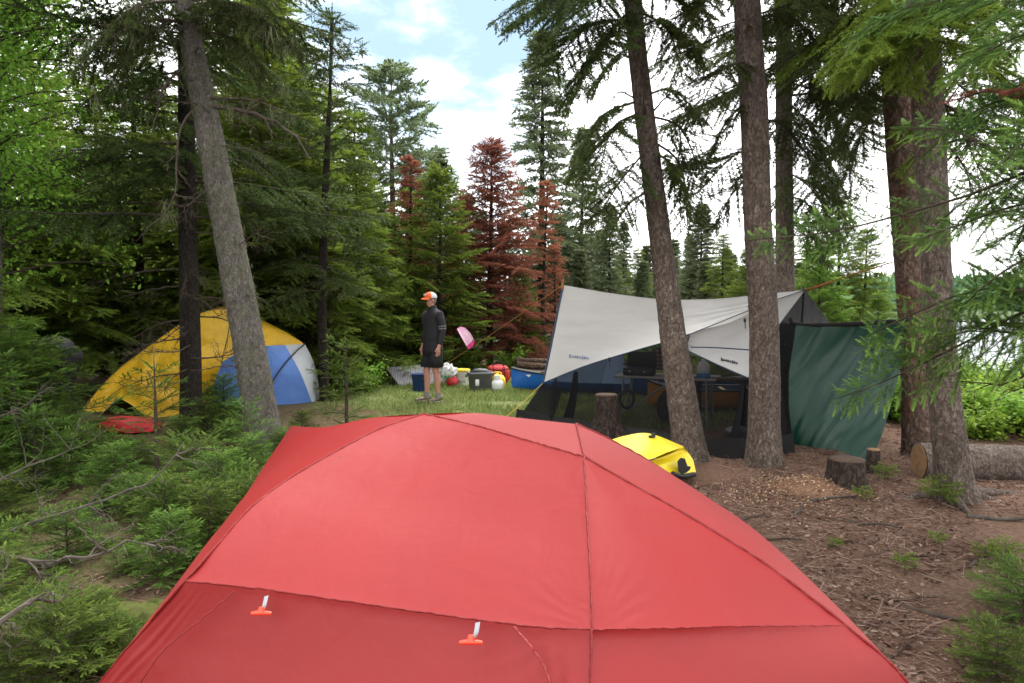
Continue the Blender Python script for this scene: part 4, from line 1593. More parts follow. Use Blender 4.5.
mb = MB(); mb.tube(spline([(.042, 0, .075), (.075, 0, .07), (.075, 0, .03), (.042, 0, .02)], 10), .007, 6); mb.build('handle', M['red_plain'], t)
t = thing('water_jug', 'white water jug with blue base at the table end by the trunk', 'jug', tuple(on_table(704, 9.0, .63)))
mb = MB(); mb.lathe([(.07, .06), (.085, .07), (.085, .16), (.05, .21), (.03, .22), (.03, .25), (.001, .25)], n=18); mb.build('bottle', M['white_plastic'], t)
mb = MB(); mb.lathe([(.001, 0), (.085, 0), (.09, .01), (.09, .065), (.086, .07)], n=18); mb.build('base', M['blue_plastic'], t)
# a long narrow bench holding the jug
t = thing('bench', 'narrow plank bench behind the net right of the leaning trunk', 'bench', tuple(dcol(722, 8.95)), rad(-10))
mb = MB(); mb.box((0, 0, .61), (.72, .24, .035), 0, bevel=.008); mb.build('plank', M['cutwood_old'], t)
for x in (-.28, .28):
    mb = MB(); mb.box((x, 0, .297), (.05, .2, .59), 0, bevel=.008); mb.build('leg', M['bark_dark'], t)
# dark pack and coil under the table
t = thing('backpack', 'black backpack standing in the shade under the camp table', 'backpack', tuple(dcol(672, 9.0)))
mb = MB(); mb.blob((0, 0, .23), .19, .13, .26, .12, 2.5, 22, 5.0, flat=-.23); mb.build('body', M['black_cloth'], t)
mb = MB(); mb.blob((0, -.11, .16), .12, .06, .12, .1, 2.5, 16, 8.0); mb.build('pocket', M['black_cloth'], t)
mb = MB(); mb.tube(spline([(-.05, .08, .47), (0, .06, .54), (.05, .08, .47)], 8), .01, 6); mb.build('handle', M['black_cloth'], t)
mb = MB()
for k in range(7):
    a = np.linspace(0, 6.283, 24)
    r_ = .085 + .008 * (k % 3)
    mb.tube(np.stack([r_ * np.cos(a), np.full(24, -.012 + .006 * k) + .01 * np.sin(a * 2 + k), r_ * 1.25 * np.sin(a)], -1), .008, 5, False)
o = mb.build('rope_coil', M['gunwale'])
o.location = at(627, 399, 8.95)
tag(o, 'black rope coil hanging from the near table corner', 'rope')
mb = MB()
mb.blob((0, 0, .055), .14, .09, .07, .25, 3, 16, 4.0, flat=-.05)
o = mb.build('shoe_bag', M['alu'])
o.location = on_ground(737, 436)
tag(o, 'crumpled grey bag on the ground inside the shelter', 'bag')

# ------------------------------------------------------------------ gear on the grass
M['grey_plastic'] = mat_plain('grey_bin_plastic', (0.15, 0.155, 0.165), .5, .08, 10, .08)
M['dark_plastic'] = mat_plain('dark_bin_plastic', (0.03, 0.032, 0.035), .5, .08, 10, .08)
M['yellow_plastic'] = mat_plain('yellow_plastic', (0.75, 0.50, 0.02), .45, .05, 15, .05)
M['steel_white'] = mat_plain('white_enamel', (0.74, 0.74, 0.73), .35, .04, 15, .04)

t = thing('storage_bin', 'grey storage bin with black bag bulging over its rim', 'bin', tuple(dcol(480, 12.8)), rad(14))
mb = MB()
def rrect(x, y, z, b=.06):
    q = []
    for cx, cy, a0 in ((1, 1, 0), (-1, 1, 90), (-1, -1, 180), (1, -1, 270)):
        for k in range(6):
            an = rad(a0 + 18 * k)
            q.append((cx * (x - b) + b * math.cos(an), cy * (y - b) + b * math.sin(an), z))
    return np.array(q)
mb.loft([rrect(.17, .14, 0), rrect(.185, .15, .01), rrect(.215, .18, .31), rrect(.235, .20, .312), rrect(.235, .20, .345), rrect(.22, .185, .347), rrect(.205, .17, .33), rrect(.19, .155, .1)], True)
mb.build('tub', M['grey_plastic'], t)
for x in (-1, 1):
    mb = MB(); mb.tube(spline([(x * .225, -.07, .30), (x * .27, -.06, .27), (x * .27, .06, .27), (x * .225, .07, .30)], 10), .012, 6); mb.build('handle', M['dark_plastic'], t)
mb = MB(); mb.box((-.09, -.178, .16), (.07, .006, .12), .0, bevel=.002); mb.build('sticker', M['white_vinyl'], t)
mb = MB()
mb.blob((0, 0, .0), .19, .14, .075, .35, 3, 20, 7.7, flat=-.06)
o = mb.build('bin_bag', M['dark_plastic'])
o.location = dcol(480, 12.8) + np.array((.01, 0, .335))
tag(o, 'black plastic bag stuffed into the grey bin', 'bag')

t = thing('bucket', 'white plastic bucket with bright yellow lid on the grass', 'bucket', tuple(dcol(462, 13.5)))
mb = MB(); mb.lathe([(.001, 0), (.125, 0), (.13, .01), (.142, .27), (.15, .275), (.15, .30), (.142, .305)], n=28); mb.build('pail', M['white_plastic'], t)
mb = MB(); mb.lathe([(.152, .285), (.16, .29), (.16, .325), (.15, .335), (.14, .325), (.001, .322)], n=28); mb.build('lid', M['yellow_plastic'], t)
mb = MB()
a = np.linspace(0, math.pi, 16)
mb.tube(np.stack([.16 * np.cos(a), -.02 - .10 * np.sin(a), .27 - .10 * np.sin(a)], -1), .004, 5); mb.build('handle', M['alu'], t)
r2 = np.random.default_rng(3)
mb = MB()
for k in range(6):
    an = rad(-90 - 26 + k * 10)
    mb.box((.1385 * math.cos(an), .1385 * math.sin(an), .10 + .0), (.016, .004, .045 if k % 2 else .03), an + math.pi / 2, bevel=.001)
mb.build('printed_mark', M['alu'], t)

t = thing('propane_tank', 'small white propane cylinder in front of the grey bin', 'gas cylinder', tuple(dcol(497.5, 12.5)))
mb = MB()
mb.lathe([(.07, 0), (.075, .015), (.07, .03), (.095, .04), (.108, .07), (.11, .15), (.10, .19), (.07, .215), (.03, .225), (.001, .225)], n=24); mb.build('body', M['steel_white'], t)
mb = MB(); mb.lathe([(.022, .22), (.022, .27), (.03, .272), (.03, .285), (.001, .287)], n=14); mb.build('valve', M['alu'], t)
mb = MB()
a = np.linspace(.7, 5.6, 22)
mb.grid(np.stack([np.stack([.07 * np.cos(a), .07 * np.sin(a), np.full(22, z)], -1) for z in (.21, .30)], 0)); mb.build('collar', M['steel_white'], t)

t = thing('jerry_can', 'round yellow container behind the white propane cylinder', 'container', tuple(dcol(497, 13.0)))
mb = MB(); mb.lathe([(.001, 0), (.12, 0), (.15, .03), (.165, .12), (.16, .19), (.12, .25), (.06, .27), (.035, .275), (.035, .30), (.001, .30)], n=24); mb.build('body', M['yellow_plastic'], t)
mb = MB(); mb.tube(spline([(-.09, 0, .25), (-.06, 0, .31), (.06, 0, .31), (.09, 0, .25)], 10), .012, 6); mb.build('handle', M['yellow_plastic'], t)

t = thing('duffel_bag', 'red duffel bag with black straps on the grass behind the yellow container', 'bag', tuple(dcol(498, 13.9)), rad(8))
mb = MB()
secs = []
for x in np.linspace(-.24, .24, 16):
    q = (1 - abs(x / .25) ** 4) ** .5
    a = np.linspace(0, 6.283, 22, endpoint=False)
    y, z = np.cos(a), np.sin(a)
    sh = .5
    r_ = np.stack([np.full(22, x), .15 * q * np.sign(y) * abs(y) ** .8, .20 + .20 * q * np.sign(z) * abs(z) ** .8], -1)
    r_ += .022 * fbm(r_ * 9, 3)[:, None]
    secs.append(r_)
mb.loft(secs, True)
mb.build('body', M['red_cloth'], t)
for x in (-.11, .11):
    mb = MB()
    a = np.linspace(rad(-80), rad(260), 26)
    P = np.stack([np.full(26, x), .158 * np.sign(np.cos(a)) * abs(np.cos(a)) ** .8, .20 + .212 * np.sign(np.sin(a)) * abs(np.sin(a)) ** .8], -1)
    mb.tube(P, .018, 6, True, ell=(.35, 1))
    mb.build('strap', M['black_cloth'], t)
mb = MB(); mb.tube(spline([(-.11, -.04, .40), (-.05, -.03, .45), (.05, -.03, .45), (.11, -.04, .40)], 12), .014, 6); mb.build('handle', M['black_cloth'], t)
mb = MB(); mb.tube(spline([(-.22, -.10, .33), (0, -.165, .30), (.22, -.10, .33)], 12), .009, 6); mb.build('zip', M['black_cloth'], t)

M['sack'] = mat_cloth('white_crumpled_sack', (0.70, 0.70, 0.68), .45, .2, 400, .05, .1, .5, 14, .9)
M['green_plastic'] = mat_plain('green_plastic', (0.03, 0.20, 0.05), .5, .08, 15, .1)
t = thing('plastic_sack', 'white crumpled carrier bag with red bottom leaning near the bucket', 'bag', tuple(dcol(449, 13.35)))
mb = MB(); mb.blob((-.02, 0, .28), .15, .12, .16, .75, 4.5, 34, 12.0); mb.build('bag', M['sack'], t)
mb = MB(); mb.blob((.05, -.04, .10), .12, .11, .11, .4, 3.0, 20, 15.0, flat=-.1); mb.build('red_print', M['red_cloth'], t)
mb = MB(); mb.blob((-.04, -.09, .20), .05, .04, .04, .4, 4.0, 12, 19.0); mb.build('green_print', M['green_plastic'], t)


def ribbed():
    m, t, o = new_mat('ribbed_grey_foam')
    co = objco(t)
    mp = nd(t, 'ShaderNodeMapping', Vector=co, Rotation=(0, 0, 0))
    w = nd(t, 'ShaderNodeTexWave', Vector=mp.outputs[0], Scale=7.0)
    n = nd(t, 'ShaderNodeTexNoise', Vector=co, Scale=6.0)
    cc = mixc(t, ramp(t, w.outputs[0], [(.3, 0.), (.7, 1.)]), (0.235, 0.225, 0.245), (0.28, 0.27, 0.29))
    b = nd(t, 'ShaderNodeBsdfPrincipled', Base_Color=cc, Roughness=.8)
    t.links.new(bump(t, w.outputs[0], .4, .02), b.inputs['Normal'])
    t.links.new(b.outputs[0], o.inputs[0])
    return m


M['ribbed'] = ribbed()
# leaning ribbed pad: four corners at known places on the ground and propped up behind
q00, q10 = on_ground(401, 386.5), on_ground(449, 383)
q01, q11 = at(387, 367.5, 13.7), at(440, 363.5, 14.2)
cen = (q00 + q10) / 2
mb = MB()
G = coons([q00, q10], [q01, q11], [q00, q01], [q10, q11], 24, 20)
N = gnormals(G)
N = N * np.sign((N[..., 2:]).mean())
G = G + N * (.008 * np.sin(np.linspace(0, 70, 24)))[:, None, None]
mb.grid(G - cen)
mb.grid((G - N * .035)[::-1] - cen)
for s_ in (G[0], G[-1], G[:, 0], G[:, -1]):
    mb.tube(s_ - cen - N[0, 0] * .017, .018, 6, True)
t = thing('sleeping_mat', 'grey ribbed foam mat propped aslant on the grass behind the man', 'mat', tuple(cen))
mb.build('pad', M['ribbed'], t)
for a, b in ((q01, q01 * (1, 1, 0) + (0, .25, gz(*q01[:2]) - .02)), (q11, q11 * (1, 1, 0) + (0, .25, gz(*q11[:2]) - .02))):
    mb = MB()
    mb.tube([np.array(a) - cen - N[0, 0] * .04, np.array(b) - cen], .012, 6)
    mb.build('prop_stick', M['deadtwig'], t)

t = thing('water_container', 'dark blue bucket standing against the grey ribbed mat', 'bucket', tuple(dcol(420.5, 12.75)))
mb = MB(); mb.loft([rrect(.12, .10, 0, .03), rrect(.135, .11, .015, .03), rrect(.155, .125, .30, .03), rrect(.165, .135, .305, .03), rrect(.165, .135, .325, .03), rrect(.14, .115, .325, .03), rrect(.13, .10, .04, .03)], True)
mb.build('body', mat_plain('navy_plastic', (0.015, 0.045, 0.16), .45, .08, 10, .05), t)
mb = MB(); mb.tube(spline([(-.16, 0, .31), (-.12, -.08, .24), (.12, -.08, .24), (.16, 0, .31)], 12), .005, 6); mb.build('handle', M['alu'], t)

# pink towel pegged on the orange line
f0 = PL_ + (PEG_ - PL_) * .60
def onrope(px):
    # point of the line seen in pixel column px
    fs = np.linspace(0, 1, 200)
    P = PL_[None] + (PEG_ - PL_)[None] * fs[:, None]
    pxs = 512 + F * P[:, 0] / (P[:, 1] * _cp - (P[:, 2] - CAM_Z) * _sp)
    return P[np.argmin(abs(pxs - px))]


def towel():
    m, t_, o = new_mat('pink_towel')
    tt = nd(t_, 'ShaderNodeAttribute', {'attribute_name': 'tint'})
    n = nd(t_, 'ShaderNodeTexNoise', Vector=objco(t_), Scale=60.0)
    cc = ramp(t_, tt.outputs['Fac'], [(0.0, (0.60, 0.16, 0.33)), (.06, (0.66, 0.34, 0.48)), (.3, (0.70, 0.45, 0.57)), (.80, (0.70, 0.43, 0.55)), (.84, (0.58, 0.04, 0.19))])
    b = nd(t_, 'ShaderNodeBsdfPrincipled', Base_Color=cc, Roughness=.95)
    t_.links.new(bump(t_, n.outputs[0], .5, .01), b.inputs['Normal'])
    t_.links.new(b.outputs[0], o.inputs[0])
    d = onrope(468)[1]
    c = [at(457, 329, d - .05), at(465, 327.5, d), at(475, 342.5, d), at(469, 349.5, d - .05)]
    G = coons([c[0], at(460, 326.8, d), c[1]], [c[3], at(472, 346.5, d), c[2]], [c[0], at(463, 340, d - .08), c[3]], [c[1], at(471, 334, d - .02), c[2]], 14, 30)
    G = G + gnormals(G) * (.012 * np.sin(np.linspace(0, 9, 14))[:, None] * np.linspace(.4, 1, 30)[None])[..., None]
    cc_ = G.mean((0, 1))
    mb = MB()
    mb.grid(G - cc_, tint=np.tile(np.linspace(0, 1, 30), 14))
    o = mb.build('towel', m)
    o.location = cc_
    tag(o, 'pink towel with magenta ends hung from the orange guy line', 'towel')


towel()

# rough heap of old logs beyond the canoe
M['old_log'] = mat_bark('old_grey_log', (0.10, 0.062, 0.045), (0.22, 0.15, 0.11), (0.2, 0.17, 0.12), .2, 9)
r3 = np.random.default_rng(21)
for k, (px, d, z, l, r_, an) in enumerate(((538, 15.2, .08, 1.3, .085, 6), (528, 15.5, .07, 1.0, .075, -14), (540, 15.3, .23, 1.1, .08, 16), (552, 15.6, .08, 1.2, .085, 28), (546, 15.5, .22, .9, .07, -20), (535, 15.4, .35, .9, .06, 8))):
    c = dcol(px, d) + (0, 0, z)
    dd = np.array((math.cos(rad(an)), math.sin(rad(an)), r3.normal(0, .05)))
    t = thing('log', 'old brown log in the rough heap beyond the blue canoe', 'log', tuple(c), 0, 'old logs heaped beyond the blue canoe')
    trunk_mb([-dd * l / 2, dd * .01, dd * l / 2], [r_, r_ * .95, r_ * .85], 14, .12, 7, 0, 14, k).build('bark', M['old_log'], t)
    for sg, rr_ in ((-1, 1.0), (1, .85)):
        mb = MB(); mb.tube([dd * sg * (l / 2 + .001), dd * sg * (l / 2 + .006)], r_ * rr_ * .93, 14); mb.build('cut_end', M['cutwood_old'], t)

# ------------------------------------------------------------------ the sawn log, stumps and sawdust at the right
def big_log():
    a = np.array(at(919, 469, 6.25))
    a[2] = gz(a[0], a[1]) + .135
    b = a + np.array((2.6, -.35, 0.0))
    b[2] = gz(b[0], b[1]) + .10
    t = thing('log', 'thick sawn spruce log lying behind the grey trunk', 'log', tuple(a))
    D = nrm(b - a)
    trunk_mb([(0, 0, 0), (b - a) * .5 + (0, .02, .01), b - a], [.172, .165, .15], 26, .07, 9, 0, 60, 3.3).build('bark', M['bark'], t)
    mb = MB()
    mb.tube([-D * .004, -D * .010], .158, 26)
    mb.build('cut_end', M['cutwood'], t)
    mb = MB()
    mb.tube(spline([D * .9 + (0, -.18, -.1), D * 1.5 + (0, -.2, -.08), D * 2.4 + (0, -.22, -.12)], 10), [.03] * 10, 8)
    mb.build('branch', M['old_log'], t)
    return t


big_log()
stump('broad chopped stump under the hanging corner of the green tarp', on_ground(846, 487), .155, .24, 5.0, flare=.3)
t = stump('short upright log round with pale cut top behind the broad stump', on_ground(873, 473), .06, .22, 7.0, 'cutwood', .05)
# sawdust
mb = MB()
n = 2600
q = rng.normal(0, 1, (n, 2)) * (.34, .22)
cen = on_ground(812, 488)
cen2 = on_ground(770, 500)
xy = np.where(rng.random(n)[:, None] < .6, cen[:2] + q, cen2[:2] + q * 1.3)
hz = .10 * np.exp(-(((xy - cen[:2]) / (.26, .17)) ** 2).sum(1))
O = np.stack([xy[:, 0], xy[:, 1], ground_h(xy[:, 0], xy[:, 1]) + hz + .006], -1)
A = nrm(rng.normal(0, 1, (n, 3)) * (1, 1, .4))
B, Cc = frames(A, .6)
mb.inst(*LEAF, O, A, B, Cc, rng.uniform(.008, .028, n), rng.random(n))
X, Y = np.meshgrid(np.linspace(-.7, .7, 30), np.linspace(-.5, .5, 24), indexing='ij')
Z = ground_h(X + cen[0], Y + cen[1]) - .012 + .11 * np.exp(-((X / .27) ** 2 + (Y / .18) ** 2)) + .02 * fbm(np.stack([X * 7, Y * 7, X * 0], -1), 3)
mb.grid(np.stack([X + cen[0], Y + cen[1], Z], -1), tint=.2)
o = mb.build('sawdust', mat_foliage('sawdust_chips', (0.10, 0.048, 0.032), (0.21, 0.125, 0.080), (0.40, 0.29, 0.19), 0, .9, .01), None, False)
kind(o, 'stuff')
tag(o, 'reddish sawdust and wood chips before the broad stump', 'sawdust')
# loose sticks
mats_ = [M['deadtwig'], M['twig'], M['old_log']]
for k, (px, py, l, an, r_) in enumerate(((835, 500, .45, 10, .012), (775, 540, .38, -25, .010), (920, 560, .30, 8, .010), (870, 525, .35, -40, .012), (990, 560, .5, 30, .012),
                                         (905, 600, .4, -10, .010), (800, 515, .3, 60, .014), (960, 620, .5, -35, .014), (845, 545, .25, 15, .009), (1010, 520, .55, -14, .02),
                                         (752, 520, .28, 30, .012), (890, 655, .4, 24, .010))):
    c = on_ground(px, py, .012)
    d = np.array((math.cos(rad(an)), math.sin(rad(an)), .03))
    nn = np.array((-d[1], d[0], 0))
    mb = MB()
    mb.tube(spline([-d * l / 2, -d * l * .1 + nn * .03 * (-1) ** k, d * l * .2 + (0, 0, .01), d * l / 2 + nn * .02], 12), np.linspace(r_, r_ * .5, 12), 7, True,
            fn=lambda G, P_, a_: P_[:, None] + (G - P_[:, None]) * (1 + .4 * vnoise(G * 40))[..., None])
    o = mb.build('stick', mats_[k % 3])
    o.location = c
    tag(o, 'dry broken stick lying on the bare brown ground', 'stick', 'broken sticks on the bare ground')

# ------------------------------------------------------------------ people
def skin_mesh(name, verts, edges, rads, root=0, sub=2):
    me = bpy.data.meshes.new(name)
    me.from_pydata([tuple(v) for v in verts], edges, [])
    o = bpy.data.objects.new(name, me)
    C.objects.link(o)
    o.modifiers.new('skin', 'SKIN')
    for i, r in enumerate(rads):
        sv = me.skin_vertices[0].data[i]
        sv.radius = r if hasattr(r, '__len__') else (r, r)
        sv.use_root = (i == root)
    sm = o.modifiers.new('sub', 'SUBSURF')
    sm.levels = sub
    sm.render_levels = sub
    dg = bpy.context.evaluated_depsgraph_get()
    ev = o.evaluated_get(dg)
    out = bpy.data.meshes.new_from_object(ev)
    bpy.data.objects.remove(o)
    out.polygons.foreach_set('use_smooth', np.ones(len(out.polygons), bool))
    return out


def skin_obj(name, mat, parent, verts, edges, rads, root=0, sub=2):
    me = skin_mesh(name, verts, edges, rads, root, sub)
    me.materials.clear()
    me.materials.append(mat)
    o = bpy.data.objects.new(name, me)
    C.objects.link(o)
    o.parent = parent
    return o


class Skel:
    def __init__(s):
        s.v, s.e, s.r = [], [], []

    def p(s, co, r, par=None):
        s.v.append(np.array(co, float))
        s.r.append(r)
        if par is not None:
            s.e.append((par, len(s.v) - 1))
        return len(s.v) - 1

    def chain(s, pts, par=None):
        for co, r in pts:
            par = s.p(co, r, par)
        return par


def hand(sk, wrist, down, fwd, out, curl=.35, sc=1.0):
    """palm and five fingers below a wrist vertex; fwd = thumb side, out = back of the hand"""
    w = sk.v[wrist]
    palm = sk.p(w + down * .045 * sc, (.022 * sc, .036 * sc), wrist)
    kn = sk.p(w + down * .085 * sc, (.017 * sc, .034 * sc), palm)
    for i, (off, l) in enumerate(((.030, .072), (.011, .082), (-.009, .077), (-.028, .060))):
        b = w + down * .088 * sc + fwd * off * sc
        i0 = sk.p(b, .010 * sc, kn)
        d1 = nrm(down + -out * curl * .5)
        d2 = nrm(down + -out * curl * 1.4)
        i1 = sk.p(b + d1 * l * .5 * sc, .009 * sc, i0)
        sk.p(b + (d1 * .5 + d2 * .5) * l * sc, .0075 * sc, i1)
    t0 = sk.p(w + down * .03 * sc + fwd * .035 * sc, .012 * sc, palm)
    t1 = sk.p(w + down * .062 * sc + fwd * .055 * sc, .011 * sc, t0)
    sk.p(w + down * .09 * sc + fwd * .052 * sc - out * .008, .009 * sc, t1)


M['skin'] = mat_plain('sun_tanned_skin', (0.46, 0.22, 0.155), .55, .06, 18, .05, .35)
M['black_fleece'] = mat_cloth('black_pullover', (0.022, 0.021, 0.024), .85, .0, 300, .1, .15, .25, 9, .6)
M['black_short'] = mat_cloth('black_shorts', (0.017, 0.017, 0.020), .8, .0, 300, .1, .15, .25, 8, .5)
M['stripe'] = mat_plain('pale_grey_print', (0.15, 0.15, 0.16), .8, .1, 60, .1)
M['cap_orange'] = mat_plain('orange_cap_cloth', (0.62, 0.11, 0.025), .8, .08, 60, .2)
M['cap_grey'] = mat_plain('pale_cap_mesh', (0.52, 0.51, 0.50), .9, .1, 80, .3)
M['lens'] = mat_plain('black_lens', (0.01, 0.01, 0.012), .12, .02, 10, .0, .6)
M['shoe'] = mat_plain('brown_grey_shoe', (0.16, 0.125, 0.095), .8, .2, 30, .3)
M['sole'] = mat_plain('pale_shoe_sole', (0.38, 0.34, 0.27), .8, .1, 30, .2)
M['sock'] = mat_plain('grey_sock', (0.22, 0.20, 0.19), .9, .1, 60, .3)
M['hair'] = mat_plain('short_grey_hair', (0.20, 0.17, 0.15), .9, .3, 90, .5)
M['jean'] = mat_cloth('dark_trousers', (0.022, 0.022, 0.028), .85, .0, 300, .1, .15, .2, 8, .6)
M['jacket_dark'] = mat_cloth('dark_jacket', (0.035, 0.032, 0.036), .7, .0, 300, .1, .15, .3, 8, .6)


def shape_head(me, c, f=np.array((0, 1, 0))):
    """raise a nose, chin, brow and mouth on the smooth head (local frame: +Y is forward)"""
    n = len(me.vertices)
    co = np.empty(n * 3, np.float32)
    me.vertices.foreach_get('co', co)
    V = co.reshape(-1, 3).astype(float)
    d = V - c
    m = (np.abs(d[:, 2]) < .16) & (d[:, 1] > .02) & (np.abs(d[:, 0]) < .1)
    def bumpv(x, z, sx, sz, amt):
        w = np.exp(-((d[:, 0] - x) / sx) ** 2 - ((d[:, 2] - z) / sz) ** 2) * m
        V[:, 1] += amt * w
    bumpv(0, -.018, .012, .022, .028)
    bumpv(0, .028, .05, .012, .006)
    bumpv(.032, .008, .014, .010, -.008)
    bumpv(-.032, .008, .014, .010, -.008)
    bumpv(0, -.058, .022, .004, -.005)
    bumpv(0, -.085, .022, .015, .010)
    me.vertices.foreach_set('co', V.astype(np.float32).ravel())
    me.update()


def standing_man():
    base = on_ground(433, 401.5)
    t = thing('person', 'man in orange and grey cap, black top and black shorts standing on the grass', 'person', tuple(base), rad(130))
    # local frame: +Y forward, +X his right-hand side... (left arm at -X)
    HC = np.array((0, .05, 1.655))
    sk = Skel()
    pel = sk.p((0, 0, .96), (.165, .115))
    sp1 = sk.p((0, .005, 1.10), (.158, .108), pel)
    ch = sk.p((0, .0, 1.29), (.175, .118), sp1)
    up = sk.p((0, -.015, 1.43), (.150, .085), ch)
    nk = sk.p((0, .005, 1.515), .056, up)
    nk2 = sk.p((0, .025, 1.565), .055, nk)
    h1 = sk.p(HC + (0, -.005, -.035), (.070, .082), nk2)
    h2 = sk.p(HC + (0, -.008, .035), (.078, .094), h1)
    sk.p(HC + (0, -.012, .085), (.058, .070), h2)
    arms = {}
    for s in (-1, 1):
        sh = sk.p((s * .175, -.01, 1.425), .062, up)
        el = (s * .235, -.035, 1.15)
        wr = (s * .232, .035, .905)
        e = sk.chain([((s * .215, -.03, 1.30), .052), (el, .043), ((s * .236, .0, 1.03), .040)], sh)
        w = sk.p(wr, .027, e)
        hand(sk, w, nrm(np.array((0, .12, -1.0))), np.array((0, 1.0, 0.1)), np.array((s * 1.0, 0, 0)))
        hp = sk.p((s * .088, 0, .90), .098, pel)
        off = .07 if s > 0 else -.02
        k = sk.chain([((s * .095, .01, .70), .080), ((s * .10, .02 + off * .5, .50), .056), ((s * .10, -.005 + off * .7, .36), .056),
                      ((s * .10, -.015 + off, .12), .034), ((s * .10, -.015 + off, .06), .036)], hp)
        sk.p((s * .11, .10 + off, .035), (.036, .028), k)
    body = skin_obj('body', M['skin'], t, sk.v, sk.e, sk.r)
    shape_head(body.data, HC)
    # face and ears are part of the body mesh: add small ears
    # pullover
    sk = Skel()
    c0 = sk.p((0, 0, .90), (.200, .152))
    c1 = sk.p((0, .005, 1.08), (.192, .148), c0)
    c2 = sk.p((0, .0, 1.28), (.205, .152), c1)
    c3 = sk.p((0, -.015, 1.42), (.185, .118), c2)
    c4 = sk.p((0, .0, 1.50), (.085, .078), c3)
    sk.p((0, .012, 1.56), (.072, .068), c4)
    for s in (-1, 1):
        sh = sk.p((s * .18, -.012, 1.425), .075, c3)
        sk.chain([((s * .22, -.03, 1.30), .067), ((s * .24, -.035, 1.15), .058), ((s * .24, .0, 1.03), .052), ((s * .235, .028, .935), .041)], sh)
    skin_obj('pullover', M['black_fleece'], t, sk.v, sk.e, sk.r)
    # collar and cuffs
    mb = MB()
    mb.tube([(0, .0, 1.52), (0, .010, 1.575)], [.076, .066], 18, False)
    mb.build('collar', M['black_fleece'], t)
    # sleeve print on the upper left arm
    mb = MB()
    for z in (1.235, 1.195):
        mb.tube([(-.230, -.032, z + .009), (-.2325, -.033, z - .009)], [.0665, .0655], 20, False)
    mb.build('sleeve_stripe', M['stripe'], t)
    # shorts: waist tube and two flared legs with clean hems
    mb = MB()
    a = np.linspace(0, 6.283, 28, endpoint=False)
    secs = []
    for z, rx, ry in ((1.02, .172, .128), (.95, .188, .142), (.86, .205, .152), (.79, .20, .150), (.76, .12, .10)):
        secs.append(np.stack([rx * np.cos(a), ry * np.sin(a), np.full(28, z)], -1))
    mb.loft(secs, True)
    for s in (-1, 1):
        off = .03 if s > 0 else -.01
        P = [(s * .098, .0, .84), (s * .102, .008, .70), (s * .105, .012 + off, .575), (s * .105, .012 + off, .57), (s * .105, .012 + off, .60)]
        r_ = [.108, .112, .118, .108, .085]
        mb.tube(P, r_, 24, False, fn=lambda G, P_, a_: P_[:, None] + (G - P_[:, None]) * (1 + .035 * np.sin(a_ * 5 + s))[None, :, None])
    mb.build('shorts', M['black_short'], t)
    # socks and shoes
    for s in (-1, 1):
        off = .07 if s > 0 else -.02
        mb = MB()
        mb.tube([(s * .10, -.015 + off, .155), (s * .10, -.015 + off, .05)], [.043, .048], 16, True)
        mb.build('sock', M['sock'], t)
        o = bpy.data.objects.new('shoe', None)
        C.objects.link(o)
        o.parent = t
        mb = MB()
        secs = []
        for f in np.linspace(0, 1, 12):
            y = -.08 + .265 * f
            w = .036 + .016 * math.sin(min(1, f * 1.2) * 3.1) if f < .9 else .034
            hgt = .10 - .045 * sstep(np.array((f - .25) / .4)) - .02 * max(0, f - .8) * 5 * .6
            aa = np.linspace(0, 6.283, 16, endpoint=False)
            secs.append(np.stack([s * .105 + s * .02 * f + w * np.cos(aa), np.full(16, y + off), np.maximum(.014, hgt / 2 + .01 + hgt / 2 * np.sin(aa))], -1))
        mb.loft(secs, True)
        mb.build('upper', M['shoe'], o)
        mb = MB()
        mb.loft([np.stack([q[:, 0] * 1.0 + (q[:, 0] - q[:, 0].mean()) * .12, q[:, 1], np.where(np.sin(np.linspace(0, 6.283, 16, endpoint=False)) > 0, .024, .0)], -1) for q in secs], True)
        mb.build('sole', M['sole'], o)
    # cap
    o = bpy.data.objects.new('cap', None)
    C.objects.link(o)
    o.parent = t
    def dome(a0, a1, mname, nm):
        mb = MB()
        az = np.linspace(a0, a1, 20)
        G = []
        for ph in np.linspace(0, math.pi / 2, 10):
            G.append(np.stack([HC[0] + .094 * np.cos(ph) * np.cos(az), HC[1] - .012 + .112 * np.cos(ph) * np.sin(az), np.full(20, HC[2] + .038 + .098 * math.sin(ph) ** .85)], -1))
        mb.grid(np.array(G))
        mb.build(nm, M[mname], o)
    dome(rad(20), rad(160), 'cap_orange', 'front_panel')
    dome(rad(160), rad(380), 'cap_grey', 'mesh_back')
    mb = MB()
    az = np.linspace(rad(25), rad(155), 18)
    G = np.stack([np.stack([HC[0] + (.094 + .0 * f) * np.cos(az) * (1 - .12 * f), HC[1] - .012 + .110 * np.sin(az) + .072 * f * np.sin(az), HC[2] + .042 - .020 * f - .02 * f * np.abs(np.cos(az))], -1) for f in np.linspace(0, 1, 6)])
    mb.grid(G)
    mb.grid(G[::-1] - (0, 0, .005))
    mb.build('brim', M['cap_orange'], o)
    mb = MB()
    mb.tube([HC + (-.022, .098, .085), HC + (.022, .098, .085)], [.016, .016], 10, True, ell=(.5, 1))
    mb.build('badge', M['cap_grey'], o)
    mb = MB()
    mb.lathe([(.001, .004), (.006, .003), (.007, 0), (.001, -.001)], HC + (0, -.012, .136), 8)
    mb.build('button', M['cap_orange'], o)
    # sunglasses
    o = bpy.data.objects.new('sunglasses', None)
    C.objects.link(o)
    o.parent = t
